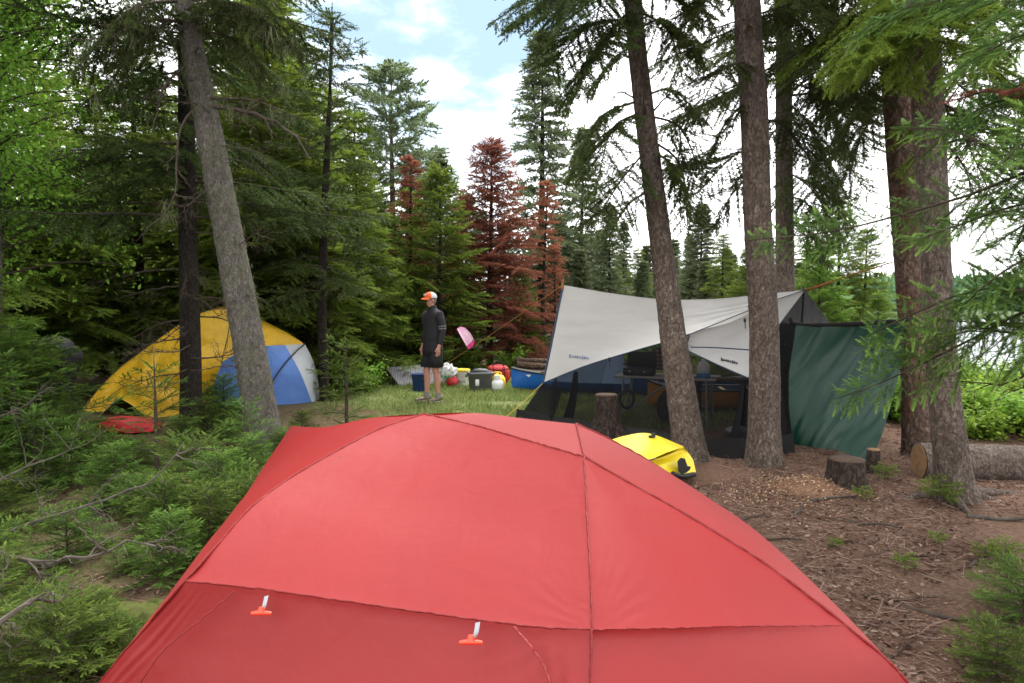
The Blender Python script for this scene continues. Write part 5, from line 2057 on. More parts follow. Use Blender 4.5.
    for s in (-1, 1):
        mb = MB()
        ring = np.array([(s * .006, .095, .016), (s * .03, .094, .024), (s * .062, .072, .022), (s * .068, .058, .008), (s * .05, .083, -.016), (s * .02, .096, -.014)]) * (1.04, 1.06, 1.25) + HC + (0, .002, -.010)
        mb.loft([ring, ring + (0, .006, 0)], True)
        mb.build('lens', M['lens'], o)
        mb = MB()
        mb.tube(np.array([(s * .066, .062, .016), (s * .084, .02, .016), (s * .084, -.02, .010)]) + HC, .004, 5)
        mb.build('temple', M['lens'], o)
    # hair below the cap, ears
    mb = MB()
    az = np.linspace(rad(180 + 5), rad(355), 20)
    G = np.stack([np.stack([HC[0] + rx * np.cos(az), HC[1] - .014 + ry * np.sin(az), np.full(20, HC[2] + z)], -1) for z, rx, ry in ((.05, .086, .103), (.0, .084, .100), (-.045, .070, .088))])
    mb.grid(G)
    mb.build('hair', M['hair'], t)
    for s in (-1, 1):
        mb = MB()
        mb.blob(HC + (s * .083, -.008, -.002), .010, .018, .030, .1, 9, 12, 1.0)
        mb.build('ear', M['skin'], t)
    return t


standing_man()


def bent_person():
    base = on_ground(70, 421)
    t = thing('person', 'person in dark clothes bending over among firs beside the yellow tent', 'person', tuple(base), rad(80))
    # bent forward from the hips, facing away from the tent (towards -X in the scene)
    HC = np.array((0, .62, .62))
    sk = Skel()
    pel = sk.p((0, .0, .92), (.16, .13))
    s1 = sk.p((0, .16, 1.02), (.155, .125), pel)
    s2 = sk.p((0, .34, 1.00), (.17, .125), s1)
    s3 = sk.p((0, .46, .92), (.145, .095), s2)
    nk = sk.p((0, .54, .82), .058, s3)
    h1 = sk.p((0, .60, .74), (.072, .082), nk)
    h2 = sk.p((0, .645, .665), (.078, .092), h1)
    sk.p((0, .665, .60), (.058, .065), h2)
    for s in (-1, 1):
        sh = sk.p((s * .17, .45, .90), .062, s3)
        e = sk.chain([((s * .21, .47, .76), .052), ((s * .22, .46, .62), .043), ((s * .21, .52, .50), .038)], sh)
        w = sk.p((s * .19, .57, .40), .027, e)
        hand(sk, w, nrm(np.array((0, .35, -1.0))), np.array((0, .9, .3)), np.array((s * 1.0, 0, 0)), .7)
        hp = sk.p((s * .09, -.02, .87), .10, pel)
        off = .05 * s
        k = sk.chain([((s * .10, .02 + off, .68), .085), ((s * .105, .05 + off, .49), .062), ((s * .105, .0 + off, .32), .058), ((s * .105, -.04 + off, .10), .042)], hp)
        sk.p((s * .11, .09 + off, .045), (.042, .032), k)
    body = skin_obj('body', M['skin'], t, sk.v, sk.e, sk.r)
    sk = Skel()
    c0 = sk.p((0, -.02, .93), (.21, .185))
    c1 = sk.p((0, .16, 1.035), (.205, .18), c0)
    c2 = sk.p((0, .34, 1.01), (.22, .18), c1)
    c3 = sk.p((0, .46, .925), (.19, .14), c2)
    sk.p((0, .53, .84), (.075, .072), c3)
    for s in (-1, 1):
        sh = sk.p((s * .175, .45, .90), .074, c3)
        sk.chain([((s * .215, .47, .76), .066), ((s * .225, .46, .62), .056), ((s * .212, .525, .47), .044)], sh)
    skin_obj('jacket', M['jacket_dark'], t, sk.v, sk.e, sk.r)
    sk = Skel()
    c00 = sk.p((0, .12, 1.02), (.18, .155))
    c0 = sk.p((0, .0, .95), (.20, .175), c00)
    for s in (-1, 1):
        off = .05 * s
        hp = sk.p((s * .095, -.02, .86), .150, c0)
        sk.chain([((s * .10, .02 + off, .68), .103), ((s * .105, .05 + off, .49), .083), ((s * .105, .0 + off, .32), .080), ((s * .105, -.04 + off, .10), .072)], hp)
    skin_obj('trousers', M['jean'], t, sk.v, sk.e, sk.r)
    for s in (-1, 1):
        off = .05 * s
        mb = MB()
        secs = []
        for f in np.linspace(0, 1, 10):
            aa = np.linspace(0, 6.283, 14, endpoint=False)
            w = .042 + .012 * math.sin(f * 3.1)
            hgt = .11 - .05 * float(sstep(np.array((f - .25) / .4)))
            secs.append(np.stack([s * .108 + w * np.cos(aa), np.full(14, -.10 + .29 * f + off), np.maximum(0, hgt / 2 + hgt / 2 * np.sin(aa))], -1))
        mb.loft(secs, True)
        mb.build('shoe', M['gunwale'], t)
    mb = MB()
    mb.blob((0, .635, .695), .088, .098, .10, .05, 6, 18, 2.0)
    mb.build('hair', M['hair'], t)


bent_person()

# ------------------------------------------------------------------ the big trunks
def px_trunk(pts):
    """[(px, py, d, width_px)] -> centre line and radii"""
    return [at(a, b, d) for a, b, d, w in pts], [w * d / F / 2 for a, b, d, w in pts]


def big_tree(label, pts, bark, seed, flare=.5, amp=.06, top=None, name='spruce_tree', group=None):
    P, r = px_trunk(pts)
    base = P[0].copy()
    base[2] = gz(base[0], base[1])
    P[0][2] = base[2] - .1
    if top is not None:
        P.append(np.array(top, float))
        r.append(.03)
    t = thing(name, label, 'tree', tuple(base), 0, group)
    mb = trunk_mb([p - base for p in P], r, 48, amp, 11, flare, 320, seed)
    mb.build('trunk', M[bark], t)
    return t, base, np.array(P), np.array(r)


def on_trunk(P, z):
    return np.array([np.interp(z, P[:, 2], P[:, i]) for i in range(3)])


def limb_crown(t, base, P, zlo, zhi, n, rmin, rmax, sl, sp, tmpl, mat, azc=None, azw=3.14, droop=.45, hang=0, wood=.02, wf=.36, sagg=.9, dens=1.0, rise=.05):
    """drooping limbs spread up a tall trunk"""
    cr = Crown(tmpl, .25)
    for k in range(n):
        z = zlo + (zhi - zlo) * ((k + rng.random()) / n)
        az = rng.uniform(-math.pi, math.pi) if azc is None else azc + rng.uniform(-azw, azw)
        f = 1 - (z - zlo) / max(zhi - zlo + 3.5, 1)
        L = rng.uniform(rmin, rmax) * (.55 + .45 * f)
        o = on_trunk(P, z) - base
        d = np.array((math.cos(az), math.sin(az), 0))
        u = np.array((0, .3, .65, 1.0))
        nx = rng.normal(0, .08)
        side = np.array((-d[1], d[0], 0))
        pts = o + d * (L * u)[:, None] + side * (L * nx * u ** 2)[:, None] + np.array((0, 0, 1)) * (L * (rise * u - sagg * .6 * u ** 1.7 + .18 * u ** 3))[:, None]
        cr.bough(pts, L * wf, sp, sl, .18, 55, droop, max(wood * L / 2, .008), dens)
        if hang and rng.random() < .6:
            cr.beard(pts[1:], hang, .04, .22, .05, .25)
    return cr


def px_boughs(cr, base, items, sl, sp, droop=.35, wf=.36, wood=.014, beard=0, dens=1.0, start=.15):
    for it in items:
        pts = np.array([at(*q) for q in it]) - base
        if len(pts) == 2:
            m = (pts[0] + pts[1]) / 2 + np.array((0, 0, .08)) * np.linalg.norm(pts[1] - pts[0])
            pts = np.array([pts[0], m, pts[1]])
        L = np.linalg.norm(np.diff(pts, axis=0), axis=1).sum()
        cr.bough(pts, L * wf, sp, sl, start, 55, droop, wood, dens)
        if beard:
            cr.beard(pts, beard, .05, .25, .05, .35)


def stubs(cr, b, P, r, n, z0, z1):
    for k in range(n):
        z = rng.uniform(z0, z1)
        o = on_trunk(P, z) - b
        az = rng.uniform(-3.1, .2)
        d = np.array((math.cos(az), math.sin(az), rng.uniform(-.3, .3)))
        l = rng.uniform(.12, .5) + .12
        cr.bare([o, o + d * l * .5, o + d * l + (0, 0, -.06)], rng.uniform(.005, .011), 2, .15, 1, 0)


SP = [M['spruce'], M['twig'], M['lichen']]
FR = [M['fir'], M['twig'], M['lichen']]
M['near_fir'] = mat_foliage('near_fir_needles', (0.034, 0.072, 0.014), (0.085, 0.150, 0.030), (0.19, 0.29, 0.060), .42)
FB = [M['fir_bright'], M['twig'], M['lichen']]

# leaning trunk in front of the shelter
t, b, P, r = big_tree('leaning brown spruce trunk rising between the yellow dry bag and the shelter',
                      [(691, 461, 6.9, 36), (686, 425, 6.9, 31), (675, 350, 6.9, 26), (659, 228, 6.9, 21), (644, 110, 6.9, 19), (633, 0, 6.9, 17)], 'bark', 1.0, .18, .06,
                      at(612, -320, 6.9))
cr = limb_crown(t, b, P, 4.9, 8.2, 20, .9, 1.7, .085, .09, T_MID_R, 'spruce', 1.57, 2.2)
px_boughs(cr, b, [[(640, 100, 6.9), (600, 118, 6.7), (572, 172, 6.5)], [(641, 112, 6.9), (612, 130, 6.5), (596, 190, 6.2)], [(646, 150, 6.9), (618, 185, 6.6), (590, 232, 6.4)],
                  [(650, 190, 6.9), (628, 205, 6.8), (608, 238, 6.7)], [(644, 96, 6.9), (672, 90, 6.8), (702, 118, 6.7)], [(646, 115, 6.9), (680, 128, 6.8), (702, 178, 6.7)],
                  [(650, 150, 6.9), (672, 165, 6.7), (690, 205, 6.5)], [(652, 170, 6.9), (675, 168, 7.4), (706, 152, 7.7)], [(652, 140, 6.9), (680, 165, 6.8), (688, 225, 6.8)],
                  [(632, 20, 6.9), (590, 25, 6.5), (548, 70, 6.2)], [(632, -20, 6.9), (575, -14, 6.4), (515, 22, 6.1)], [(634, 5, 6.9), (600, 45, 6.3), (575, 95, 6.0)],
                  [(633, -30, 6.9), (590, -30, 6.0), (560, 30, 5.7)], [(636, 30, 6.9), (665, 20, 6.6), (700, 52, 6.3)], [(632, -10, 6.9), (668, -18, 6.5), (708, 15, 6.3)],
                  [(636, 45, 6.9), (612, 60, 7.2), (590, 92, 7.4)], [(630, -40, 6.9), (605, -10, 6.4), (590, 50, 6.1)], [(636, 10, 6.9), (668, 30, 6.7), (682, 76, 6.5)]],
          .09, .062, .34, .5, .013, 14)
stubs(cr, b, P, r, 5, 2.2, 4.4)
cr.bare(np.array([at(648, 118, 6.9), at(668, 95, 6.8), at(690, 82, 6.8)]) - b, .012, 4, .25)
cr.bare(np.array([at(645, 105, 6.9), at(620, 92, 6.9), at(606, 108, 6.8)]) - b, .012, 4, .25)
cr.build('crown', SP, t)

# straight trunk
t, b, P, r = big_tree('stout straight brown spruce trunk standing against the shelter netting',
                      [(763, 466, 6.6, 37), (764, 425, 6.6, 31), (764, 330, 6.6, 28), (758, 228, 6.6, 26), (754, 110, 6.6, 26), (747, 0, 6.6, 25)], 'bark', 2.0, .22, .055,
                      at(738, -340, 6.6))
cr = limb_crown(t, b, P, 4.8, 8.4, 18, .9, 1.7, .085, .09, T_MID_R, 'spruce', 1.57, 2.2)
px_boughs(cr, b, [[(752, 60, 6.6), (722, 70, 6.3), (700, 108, 6.1)], [(754, 95, 6.6), (728, 120, 6.6), (712, 150, 6.6)], [(757, 170, 6.6), (735, 190, 6.8), (715, 226, 6.9)],
                  [(747, -20, 6.6), (712, -10, 6.2), (688, 40, 6.0)], [(750, 20, 6.6), (790, 15, 6.4), (830, 60, 6.2)], [(748, -20, 6.6), (790, -20, 6.2), (842, 30, 5.9)],
                  [(756, 120, 6.6), (782, 125, 6.9), (815, 165, 7.0)], [(757, 150, 6.6), (735, 155, 7.0), (700, 190, 7.3)]], .09, .065, .34, .5, .013, 12)
cr.build('crown', SP, t)

# trunk behind
t, b, P, r = big_tree('paler spruce trunk rising behind the right peak of the tarp shelter',
                      [(786, 420, 9.6, 22), (785, 280, 9.6, 18), (784, 150, 9.6, 16), (784, 0, 9.6, 14)], 'bark', 3.0, .4, .06, at(785, -250, 9.6))
cr = limb_crown(t, b, P, 4.3, 9.5, 34, 1.1, 2.3, .11, .11, T_MID_R, 'spruce')
px_boughs(cr, b, [[(785, 60, 9.6), (815, 80, 9.3), (846, 150, 9.0)], [(785, 100, 9.6), (812, 130, 9.2), (835, 200, 8.9)], [(786, 150, 9.6), (815, 165, 9.4), (850, 225, 9.2)],
                  [(785, 195, 9.6), (808, 205, 9.2), (830, 245, 8.9)], [(785, 20, 9.6), (830, 30, 9.0), (875, 100, 8.7)], [(784, 120, 9.6), (760, 150, 10.0), (735, 185, 10.2)],
                  [(785, 80, 9.6), (830, 100, 8.8), (872, 150, 8.4)], [(785, 40, 9.6), (820, 55, 8.6), (858, 115, 8.2)], [(785, 130, 9.6), (825, 150, 9.9), (868, 190, 10)],
                  [(785, 170, 9.6), (812, 190, 8.8), (842, 240, 8.5)], [(785, 0, 9.6), (825, 5, 8.8), (868, 60, 8.5)], [(785, 220, 9.6), (805, 228, 9.3), (828, 262, 9.1)]],
          .11, .08, .34, .5, .015, 12)
cr.build('crown', SP, t)

# two overlapping trunks at the right
t, b, P, r = big_tree('reddish flaky spruce trunk just behind the grey barked one by the sawn log',
                      [(922, 452, 7.1, 34), (915, 380, 7.1, 25), (909, 280, 7.1, 24), (902, 160, 7.1, 27), (897, 60, 7.1, 29), (893, 0, 7.1, 30)], 'bark_red', 4.0, .3, .05, at(885, -340, 7.1))
cr = limb_crown(t, b, P, 4.3, 8.6, 26, 1.0, 2.1, .085, .09, T_MID_R, 'spruce', hang=10)
px_boughs(cr, b, [[(897, 30, 7.1), (860, 50, 6.6), (822, 120, 6.3)], [(899, 70, 7.1), (865, 95, 6.9), (838, 150, 6.6)], [(896, 10, 7.1), (845, 20, 6.3), (795, 75, 6.0)],
                  [(900, 90, 7.1), (870, 120, 7.4), (842, 180, 7.6)], [(898, 50, 7.1), (880, 60, 6.2), (858, 110, 5.8)]], .085, .062, .32, .5, .014, 24)
cr.build('crown', SP, t)
t, b, P, r = big_tree('grey barked spruce with spreading roots in front of the sawn log',
                      [(957, 503, 5.45, 40), (953, 470, 5.45, 33), (945, 400, 5.45, 28), (938, 300, 5.45, 26), (932, 180, 5.45, 27), (925, 60, 5.45, 29), (921, 0, 5.45, 30)], 'bark', 5.0, .28, .055,
                      at(905, -420, 5.45))
cr = limb_crown(t, b, P, 4.0, 7.6, 26, .9, 1.9, .07, .075, T_MID_R, 'spruce', hang=14)
px_boughs(cr, b, [[(922, 10, 5.45), (960, 20, 5.2), (1010, 55, 5.0)], [(921, -10, 5.45), (880, 5, 5.0), (838, 70, 4.8)], [(924, 30, 5.45), (985, 60, 5.6), (1040, 130, 5.6)],
                  [(926, 60, 5.45), (975, 100, 5.8), (1020, 160, 6.0)], [(921, 5, 5.45), (900, 20, 4.7), (868, 60, 4.5)], [(922, 20, 5.45), (935, 30, 4.8), (965, 75, 4.6)],
                  [(922, 0, 5.45), (905, 25, 4.9), (905, 85, 4.75)], [(928, 90, 5.45), (960, 130, 6.0), (1000, 215, 6.2)],
                  [(924, 40, 5.45), (970, 50, 5.0), (1024, 95, 4.8)], [(921, -20, 5.45), (965, -10, 5.0), (1024, 40, 4.9)], [(921, 0, 5.45), (885, 20, 5.6), (850, 80, 5.7)]], .075, .055, .32, .5, .013, 30)
stubs(cr, b, P, r, 10, .5, 3.8)
for c in ([(928, 95, 5.45), (965, 120, 5.3), (985, 175, 5.2)], [(930, 130, 5.45), (960, 160, 5.6), (978, 205, 5.6)], [(931, 150, 5.45), (975, 140, 5.3), (1030, 190, 5.2)]):
    cr.bare(np.array([at(*q) for q in c]) - b, .014, 6, .35)
cr.build('crown', FR, t)
# surface roots of the grey spruce
mb = MB()
for c in ([(960, 490, 5.5), (985, 500, 5.45), (1004, 512, 5.4)], [(950, 498, 5.4), (966, 520, 5.1), (972, 528, 5.0)], [(966, 480, 5.5), (1000, 488, 5.6), (1030, 500, 5.7)], [(940, 492, 5.5), (915, 505, 5.5), (895, 512, 5.5)]):
    Q = [at(*q) for q in c]
    for i, q in enumerate(Q):
        q[2] = gz(q[0], q[1]) + (.05, .01, -.03)[i]
    Q = spline(np.array(Q), 20) - b
    mb.tube(Q, np.linspace(.05, .012, 20), 10, True, fn=lambda G, P_, a_: P_[:, None] + (G - P_[:, None]) * (1 + .3 * fbm(G * 12, 2))[..., None])
mb.build('root', M['bark'], t)

# mossy leaning trunk on the left
t, b, P, r = big_tree('tall mossy grey trunk leaning in front of the yellow and blue tent',
                      [(267, 452, 7.2, 40), (262, 420, 7.2, 33), (248, 340, 7.2, 30), (234, 265, 7.2, 28), (222, 200, 7.2, 26), (207, 120, 7.2, 24), (193, 50, 7.2, 21), (184, 0, 7.2, 19)], 'bark_moss', 6.0, .3, .10,
                      at(135, -240, 7.2))
cr = limb_crown(t, b, P, 4.5, 7.0, 18, .8, 1.8, .085, .09, T_MID_R, 'spruce', hang=34)
P0 = lambda y: (np.interp(y, [0, 120, 200, 340], [184, 207, 222, 248]), y, 7.2)
for c, rr in (([P0(105), (252, 112, 7.0), (290, 132, 6.9), (309, 158, 6.85)], .028), ([P0(98), (250, 100, 6.9), (300, 118, 6.8)], .018), ([P0(60), (165, 85, 6.9), (150, 140, 6.8)], .016),
              ([P0(100), (180, 130, 7.0), (174, 200, 6.9), (150, 225, 6.8)], .018), ([P0(25), (150, 20, 6.7), (95, 45, 6.5)], .02), ([P0(10), (240, 20, 6.9), (290, 60, 6.8)], .016),
              ([P0(145), (250, 150, 7.0), (262, 165, 6.9)], .010), ([P0(180), (195, 200, 7.0), (180, 215, 6.9)], .010), ([P0(250), (255, 235, 7.0), (275, 240, 6.9)], .008)):
    Q = np.array([at(*q) for q in c]) - b
    cr.bare(Q, rr, 7, .32)
    cr.beard(Q, 110 if rr > .012 else 40, .04, .22, .045, .30)
stubs(cr, b, P, r, 16, .6, 4.4)
Q = np.array([at(*P0(y)) for y in (0, 60, 120, 180, 240, 320)]) - b + np.array((0, -.12, 0))
for k in range(900):
    z = rng.uniform(.3, 4.6)
    o = on_trunk(P, z) - b
    az = rng.uniform(-3.3, .3)
    q = o + np.array((math.cos(az), math.sin(az), 0)) * np.interp(z, P[:, 2] - b[2], r) * 1.04
    if vnoise(q[None] * (5, 5, 3))[0] > -.05:
        cr.hang(q + rng.normal(0, .018, (7, 3)), rng.uniform(.015, .055, 7), .45, 2, .9)
px_boughs(cr, b, [[P0(0), (130, 10, 6.6), (75, 70, 6.3)], [P0(15), (140, 40, 6.7), (105, 95, 6.6)], [P0(5), (240, 5, 6.8), (300, 50, 6.6)], [P0(30), (235, 40, 7.0), (275, 85, 7.0)]],
          .08, .08, .5, .42, .016, 330)
cr.build('crown', SP, t)

# ------------------------------------------------------------------ dark spruce and thin stems on the left
t, b, P, r = big_tree('dark shaded spruce trunk standing before the yellow tent', [(190, 432, 8.6, 22), (191, 380, 8.6, 20), (188, 230, 8.6, 17), (186, 60, 8.6, 14)], 'bark_dark', 7.0, .2, .06, at(186, -420, 8.6))
cr = limb_crown(t, b, P, 2.55, 9.5, 62, 1.2, 2.3, .12, .115, T_MID_R, 'spruce', droop=.4, wf=.42, sagg=.65, rise=.15)
c2_ = limb_crown(t, b, P, 2.9, 6.0, 18, .8, 1.5, .12, .115, T_MID_R, 'spruce', -1.57, 1.0, droop=.4, wf=.5, sagg=.65, rise=.15)
cr.mb.V += c2_.mb.V
cr.mb.T += c2_.mb.T
cr.mb.M += c2_.mb.M
cr.mb.F += [f + cr.mb.n for f in c2_.mb.F]
cr.mb.n += c2_.mb.n
for k in range(14):
    z = rng.uniform(.7, 2.6)
    az = rng.uniform(-3.1, .3)
    d = np.array((math.cos(az), math.sin(az), 0))
    o = on_trunk(P, z) - b
    l = rng.uniform(.5, 1.2)
    cr.bare([o, o + d * l * .5 + (0, 0, -.05), o + d * l + (0, 0, -.22)], .012, 6, .35)
cr.build('crown', SP, t)

t, b, P, r = big_tree('thin straight spruce stem with sparse top just right of the yellow and blue tent',
                      [(325, 404, 11.3, 10), (322, 300, 11.3, 9), (326, 180, 11.3, 7), (330, 90, 11.3, 3)], 'bark_dark', 8.0, .2, .05, at(332, 18, 11.3), name='spruce_tree')
cr = Crown(T_MID_R, .25)
axis = lambda z: on_trunk(P, z + b[2]) * np.array((1, 1, 0)) - b * np.array((1, 1, 0))
conifer_crown(cr, 6.35, 1.9, .95, .30, 4, .12, .12, rise=.15, sagg=.55, tip=.2, droop=.2, dens=.95, lean=axis, minr=.26)
for k in range(10):
    z = rng.uniform(.6, 2.2)
    az = rng.uniform(-3.1, 3.1)
    o = axis(z) + np.array((0, 0, z))
    d = np.array((math.cos(az), math.sin(az), -.1))
    cr.bare([o, o + d * .3, o + d * .6], .008, 3, .25)
cr.build('crown', SP, t)

# ------------------------------------------------------------------ tree prototypes and copies
fir_a = simple_tree('fir_tree', 7.0, .5, 1.75, T_MID, 'fir', 'bark_dark', .09, step=.27, per=6, sl=.15, sp=.145, rise=.12, sagg=.5, tip=.22)
fir_b = simple_tree('fir_tree', 8.5, 1.3, 1.9, T_MID, 'fir', 'bark_dark', .11, step=.30, per=6, sl=.16, sp=.15, rise=.10, sagg=.6, tip=.2, dead=8, irregular=.35)
fir_c = simple_tree('young_fir_tree', 4.6, .25, 1.35, T_MID, 'fir_bright', 'bark_dark', .06, step=.21, per=6, sl=.12, sp=.12, rise=.2, sagg=.45, tip=.25, new=.45)
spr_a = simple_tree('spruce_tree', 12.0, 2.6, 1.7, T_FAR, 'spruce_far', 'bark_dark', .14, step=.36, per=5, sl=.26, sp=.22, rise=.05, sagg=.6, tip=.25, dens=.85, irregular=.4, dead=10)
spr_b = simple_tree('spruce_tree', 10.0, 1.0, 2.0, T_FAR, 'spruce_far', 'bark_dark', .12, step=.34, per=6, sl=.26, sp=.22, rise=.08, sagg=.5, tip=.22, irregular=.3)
pine = simple_tree('pine_tree', 10.5, 3.0, 1.9, T_FAR, 'spruce_far', 'bark_red', .15, step=.55, per=5, sl=.30, sp=.20, rise=.35, sagg=.25, tip=.05, start=.4, irregular=.5, pw=.45, wf=.55, minr=.3)
red_a = simple_tree('dead_fir_tree', 6.3, .5, 1.7, T_MID_R, 'red', 'bark_dark', .08, step=.22, per=7, sl=.14, sp=.12, rise=.12, sagg=.45, tip=.2, dens=.95, irregular=.3, new=.2)
red_b = simple_tree('dead_fir_tree', 6.0, 1.2, .75, T_MID_R, 'red', 'bark_dark', .07, step=.3, per=5, sl=.15, sp=.15, rise=.1, sagg=.5, tip=.2, dens=.6, irregular=.5, new=.2)
PROTO = dict(fir_a=[fir_a, 7.0], fir_b=[fir_b, 8.5], fir_c=[fir_c, 4.6], spr_a=[spr_a, 12.0], spr_b=[spr_b, 10.0], pine=[pine, 10.5], red_a=[red_a, 6.3], red_b=[red_b, 6.0])
used = set()


def plant(kind_, px, d, top_py=None, h=None, label='', group=None, rz=None, lean=0.0):
    root, h0 = PROTO[kind_]
    c = dcol(px, d)
    if top_py is not None:
        h = at(px, top_py, d)[2] - c[2]
    s = h / h0
    rz = rng.uniform(0, 6.28) if rz is None else rz
    if kind_ in used:
        o = copy_thing(root, tuple(c), rz, s, label)
        if not group and 'group' in o:
            del o['group']
    else:
        used.add(kind_)
        o = place(root, tuple(c), rz, s)
        o['label'] = label
        o['category'] = 'tree'
    if group:
        o['group'] = group
    o.rotation_euler[0] = rng.normal(0, .02)
    o.rotation_euler[1] = lean
    return o


# named ones, each told apart by colour, height or neighbour
plant('red_a', 490, 17.0, 138, label='tallest rust red dead fir beside the blue canoe bow')
plant('red_b', 541, 18.5, 182, label='slim rust red dead fir in front of the tall green spruce')
plant('red_b', 556, 17.6, 245, label='low rust brown dead fir right above the shelter peak')
plant('red_b', 411, 16.2, 158, label='orange brown dead fir top showing between green firs left of the man')
plant('red_b', 326, 13.5, 205, label='thin browned fir behind the thin spruce stem')
plant('fir_c', 440, 15.6, 168, label='bright green young fir straight behind the man')
plant('fir_c', 388, 16.2, 218, label='bright bushy young fir rising beyond the grey foam mat')
plant('fir_a', 360, 14.0, 150, label='dense green fir between the thin spruce stem and the foam mat')
plant('fir_a', 408, 19.0, 190, label='mid green fir half hidden behind the orange browned top')
plant('pine', 394, 23.0, 80, label='old bushy topped pine rising highest behind the green firs')
plant('spr_a', 541, 25.0, 32, label='tall tapering green spruce behind the slim red fir')
plant('spr_a', 578, 27.0, 128, label='narrow spruce right of the tall tapering one')
plant('fir_c', 522, 17.4, 272, label='light green leafy young fir wedged between the two red firs')
plant('spr_b', 466, 24.0, 195, label='dusky spruce tip showing left of the tallest red fir')
plant('spr_b', 700, 26.0, 205, label='dark spruce standing above the middle of the tarp ridge')
plant('fir_c', 745, 15.0, 250, label='light green young fir behind the shelter between the brown trunks')
plant('fir_a', 838, 12.0, 196, label='broad green fir behind the dark green tarp')
plant('fir_c', 818, 10.6, 245, label='smaller bright fir close behind the dark green tarp')
plant('fir_a', 880, 10.4, 292, label='low green fir tucked between the tarp and the reddish trunk')
# the dense wood
plant('fir_a', 862, 12.5, 228, label='mid green fir showing between the rear trunk and the reddish trunk')
plant('fir_b', 806, 15.0, 208, label='tall loose fir behind the right peak of the tarp shelter')
plant('fir_b', 722, 20.0, 232, label='green fir showing between the leaning trunk and the straight trunk')
G1 = 'green firs packed in the wood on the left'
for k, (kd, px, d, h) in enumerate((('fir_a', -130, 6.8, 5.6), ('fir_b', -230, 6.0, 6.5), ('fir_a', -60, 10.6, 5.6), ('fir_b', 20, 11.2, 7.2), ('fir_b', 140, 13.2, 7.0), ('fir_a', 40, 13.0, 8.0), ('fir_b', 240, 13.8, 8.0),
                                    ('fir_a', 285, 15.5, 8.4), ('fir_b', 205, 17.0, 8.5), ('fir_b', 100, 17.5, 7.5), ('fir_a', 330, 17.5, 7.0), ('fir_b', -20, 18.0, 7.5), ('fir_b', 265, 20.0, 10.5), ('fir_a', 160, 21, 8.5),
                                    ('fir_b', -150, 12.0, 9), ('fir_b', -260, 9.0, 9), ('fir_a', -180, 7.0, 7.0), ('fir_b', 60, 22.0, 8.5), ('fir_b', -110, 22, 9), ('fir_a', 355, 21.0, 7.5), ('fir_a', 300, 24, 10), ('fir_b', 310, 12.6, 5.6), ('fir_a', 262, 12.6, 7.2))):
    plant(kd, px, d, h=h, label='green fir packed in the dense wood left of the clearing', group=G1)
for k in range(26):
    kd = ('fir_b', 'spr_b', 'fir_a')[k % 3]
    plant(kd, -220 + 26 * k + rng.uniform(-10, 10), rng.uniform(24, 38), h=rng.uniform(7, 9.5) * (.85 if k > 20 else 1), label='green fir packed in the dense wood left of the clearing', group=G1)
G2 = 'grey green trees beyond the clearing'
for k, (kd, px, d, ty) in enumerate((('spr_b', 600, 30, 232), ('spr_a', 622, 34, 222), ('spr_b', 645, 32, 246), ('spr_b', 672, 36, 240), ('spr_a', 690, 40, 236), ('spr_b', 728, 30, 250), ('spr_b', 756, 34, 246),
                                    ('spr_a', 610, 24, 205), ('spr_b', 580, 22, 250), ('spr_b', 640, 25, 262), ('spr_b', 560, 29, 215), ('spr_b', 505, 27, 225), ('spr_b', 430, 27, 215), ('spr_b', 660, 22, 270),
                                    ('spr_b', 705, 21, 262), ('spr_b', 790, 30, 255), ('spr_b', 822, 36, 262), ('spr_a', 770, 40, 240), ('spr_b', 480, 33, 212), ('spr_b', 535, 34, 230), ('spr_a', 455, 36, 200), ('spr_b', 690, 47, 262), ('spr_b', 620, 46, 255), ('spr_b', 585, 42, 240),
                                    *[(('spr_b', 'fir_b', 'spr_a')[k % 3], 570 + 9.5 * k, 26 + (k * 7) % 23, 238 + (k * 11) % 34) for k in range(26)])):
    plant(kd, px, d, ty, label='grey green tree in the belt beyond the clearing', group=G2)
G3 = 'low firs at the edge of the clearing'
for px, d, ty in ((362, 15.0, 300), (346, 13.2, 318), (415, 16.0, 282), (448, 18.6, 262), (595, 19.5, 300), (630, 18.5, 310), (680, 18.0, 312), (730, 17.5, 316), (770, 16.5, 300)):
    plant('fir_c', px, d, ty, label='low bright fir along the far edge of the clearing', group=G3)

# birch at the left edge
def birch():
    c = dcol(-12, 7.6)
    t = thing('birch_tree', 'leafy bright green birch reaching up at the edge of the wood', 'tree', tuple(c))
    trunk_mb([(0, 0, -.1), (.1, 0, 2.5), (.05, .1, 5), (.2, .1, 8.5)], [.10, .085, .06, .015], 12, .05, 8, .2, 40).build('trunk', M['bark_moss'], t)
    mb = MB()
    O = []
    for k in range(170):
        z = rng.uniform(1.8, 8.2)
        az = rng.uniform(0, 6.28)
        L = rng.uniform(.6, 2.0) * (1 - .06 * z)
        d = np.array((math.cos(az), math.sin(az), rng.uniform(.1, .7)))
        o = np.array((.08, .05, z))
        P = spline([o, o + d * L * .5, o + d * L + (0, 0, -.15 * L)], 8)
        mb.tube(P, np.linspace(.014, .003, 8), 4, False, .5, 1)
        for q in P[2:]:
            O.append(q + rng.normal(0, .16, (26, 3)))
    O = np.vstack(O)
    A = nrm(rng.normal(0, 1, O.shape) + (0, 0, -.5))
    B, Cc = frames(A, .8)
    mb.inst(*LEAF, O, A, B, Cc, rng.uniform(.035, .075, len(O)), np.clip(rng.normal(.55, .25, len(O)), 0, 1))
    mb.build('crown', [M['leaf'], M['twig']], t, False)


birch()

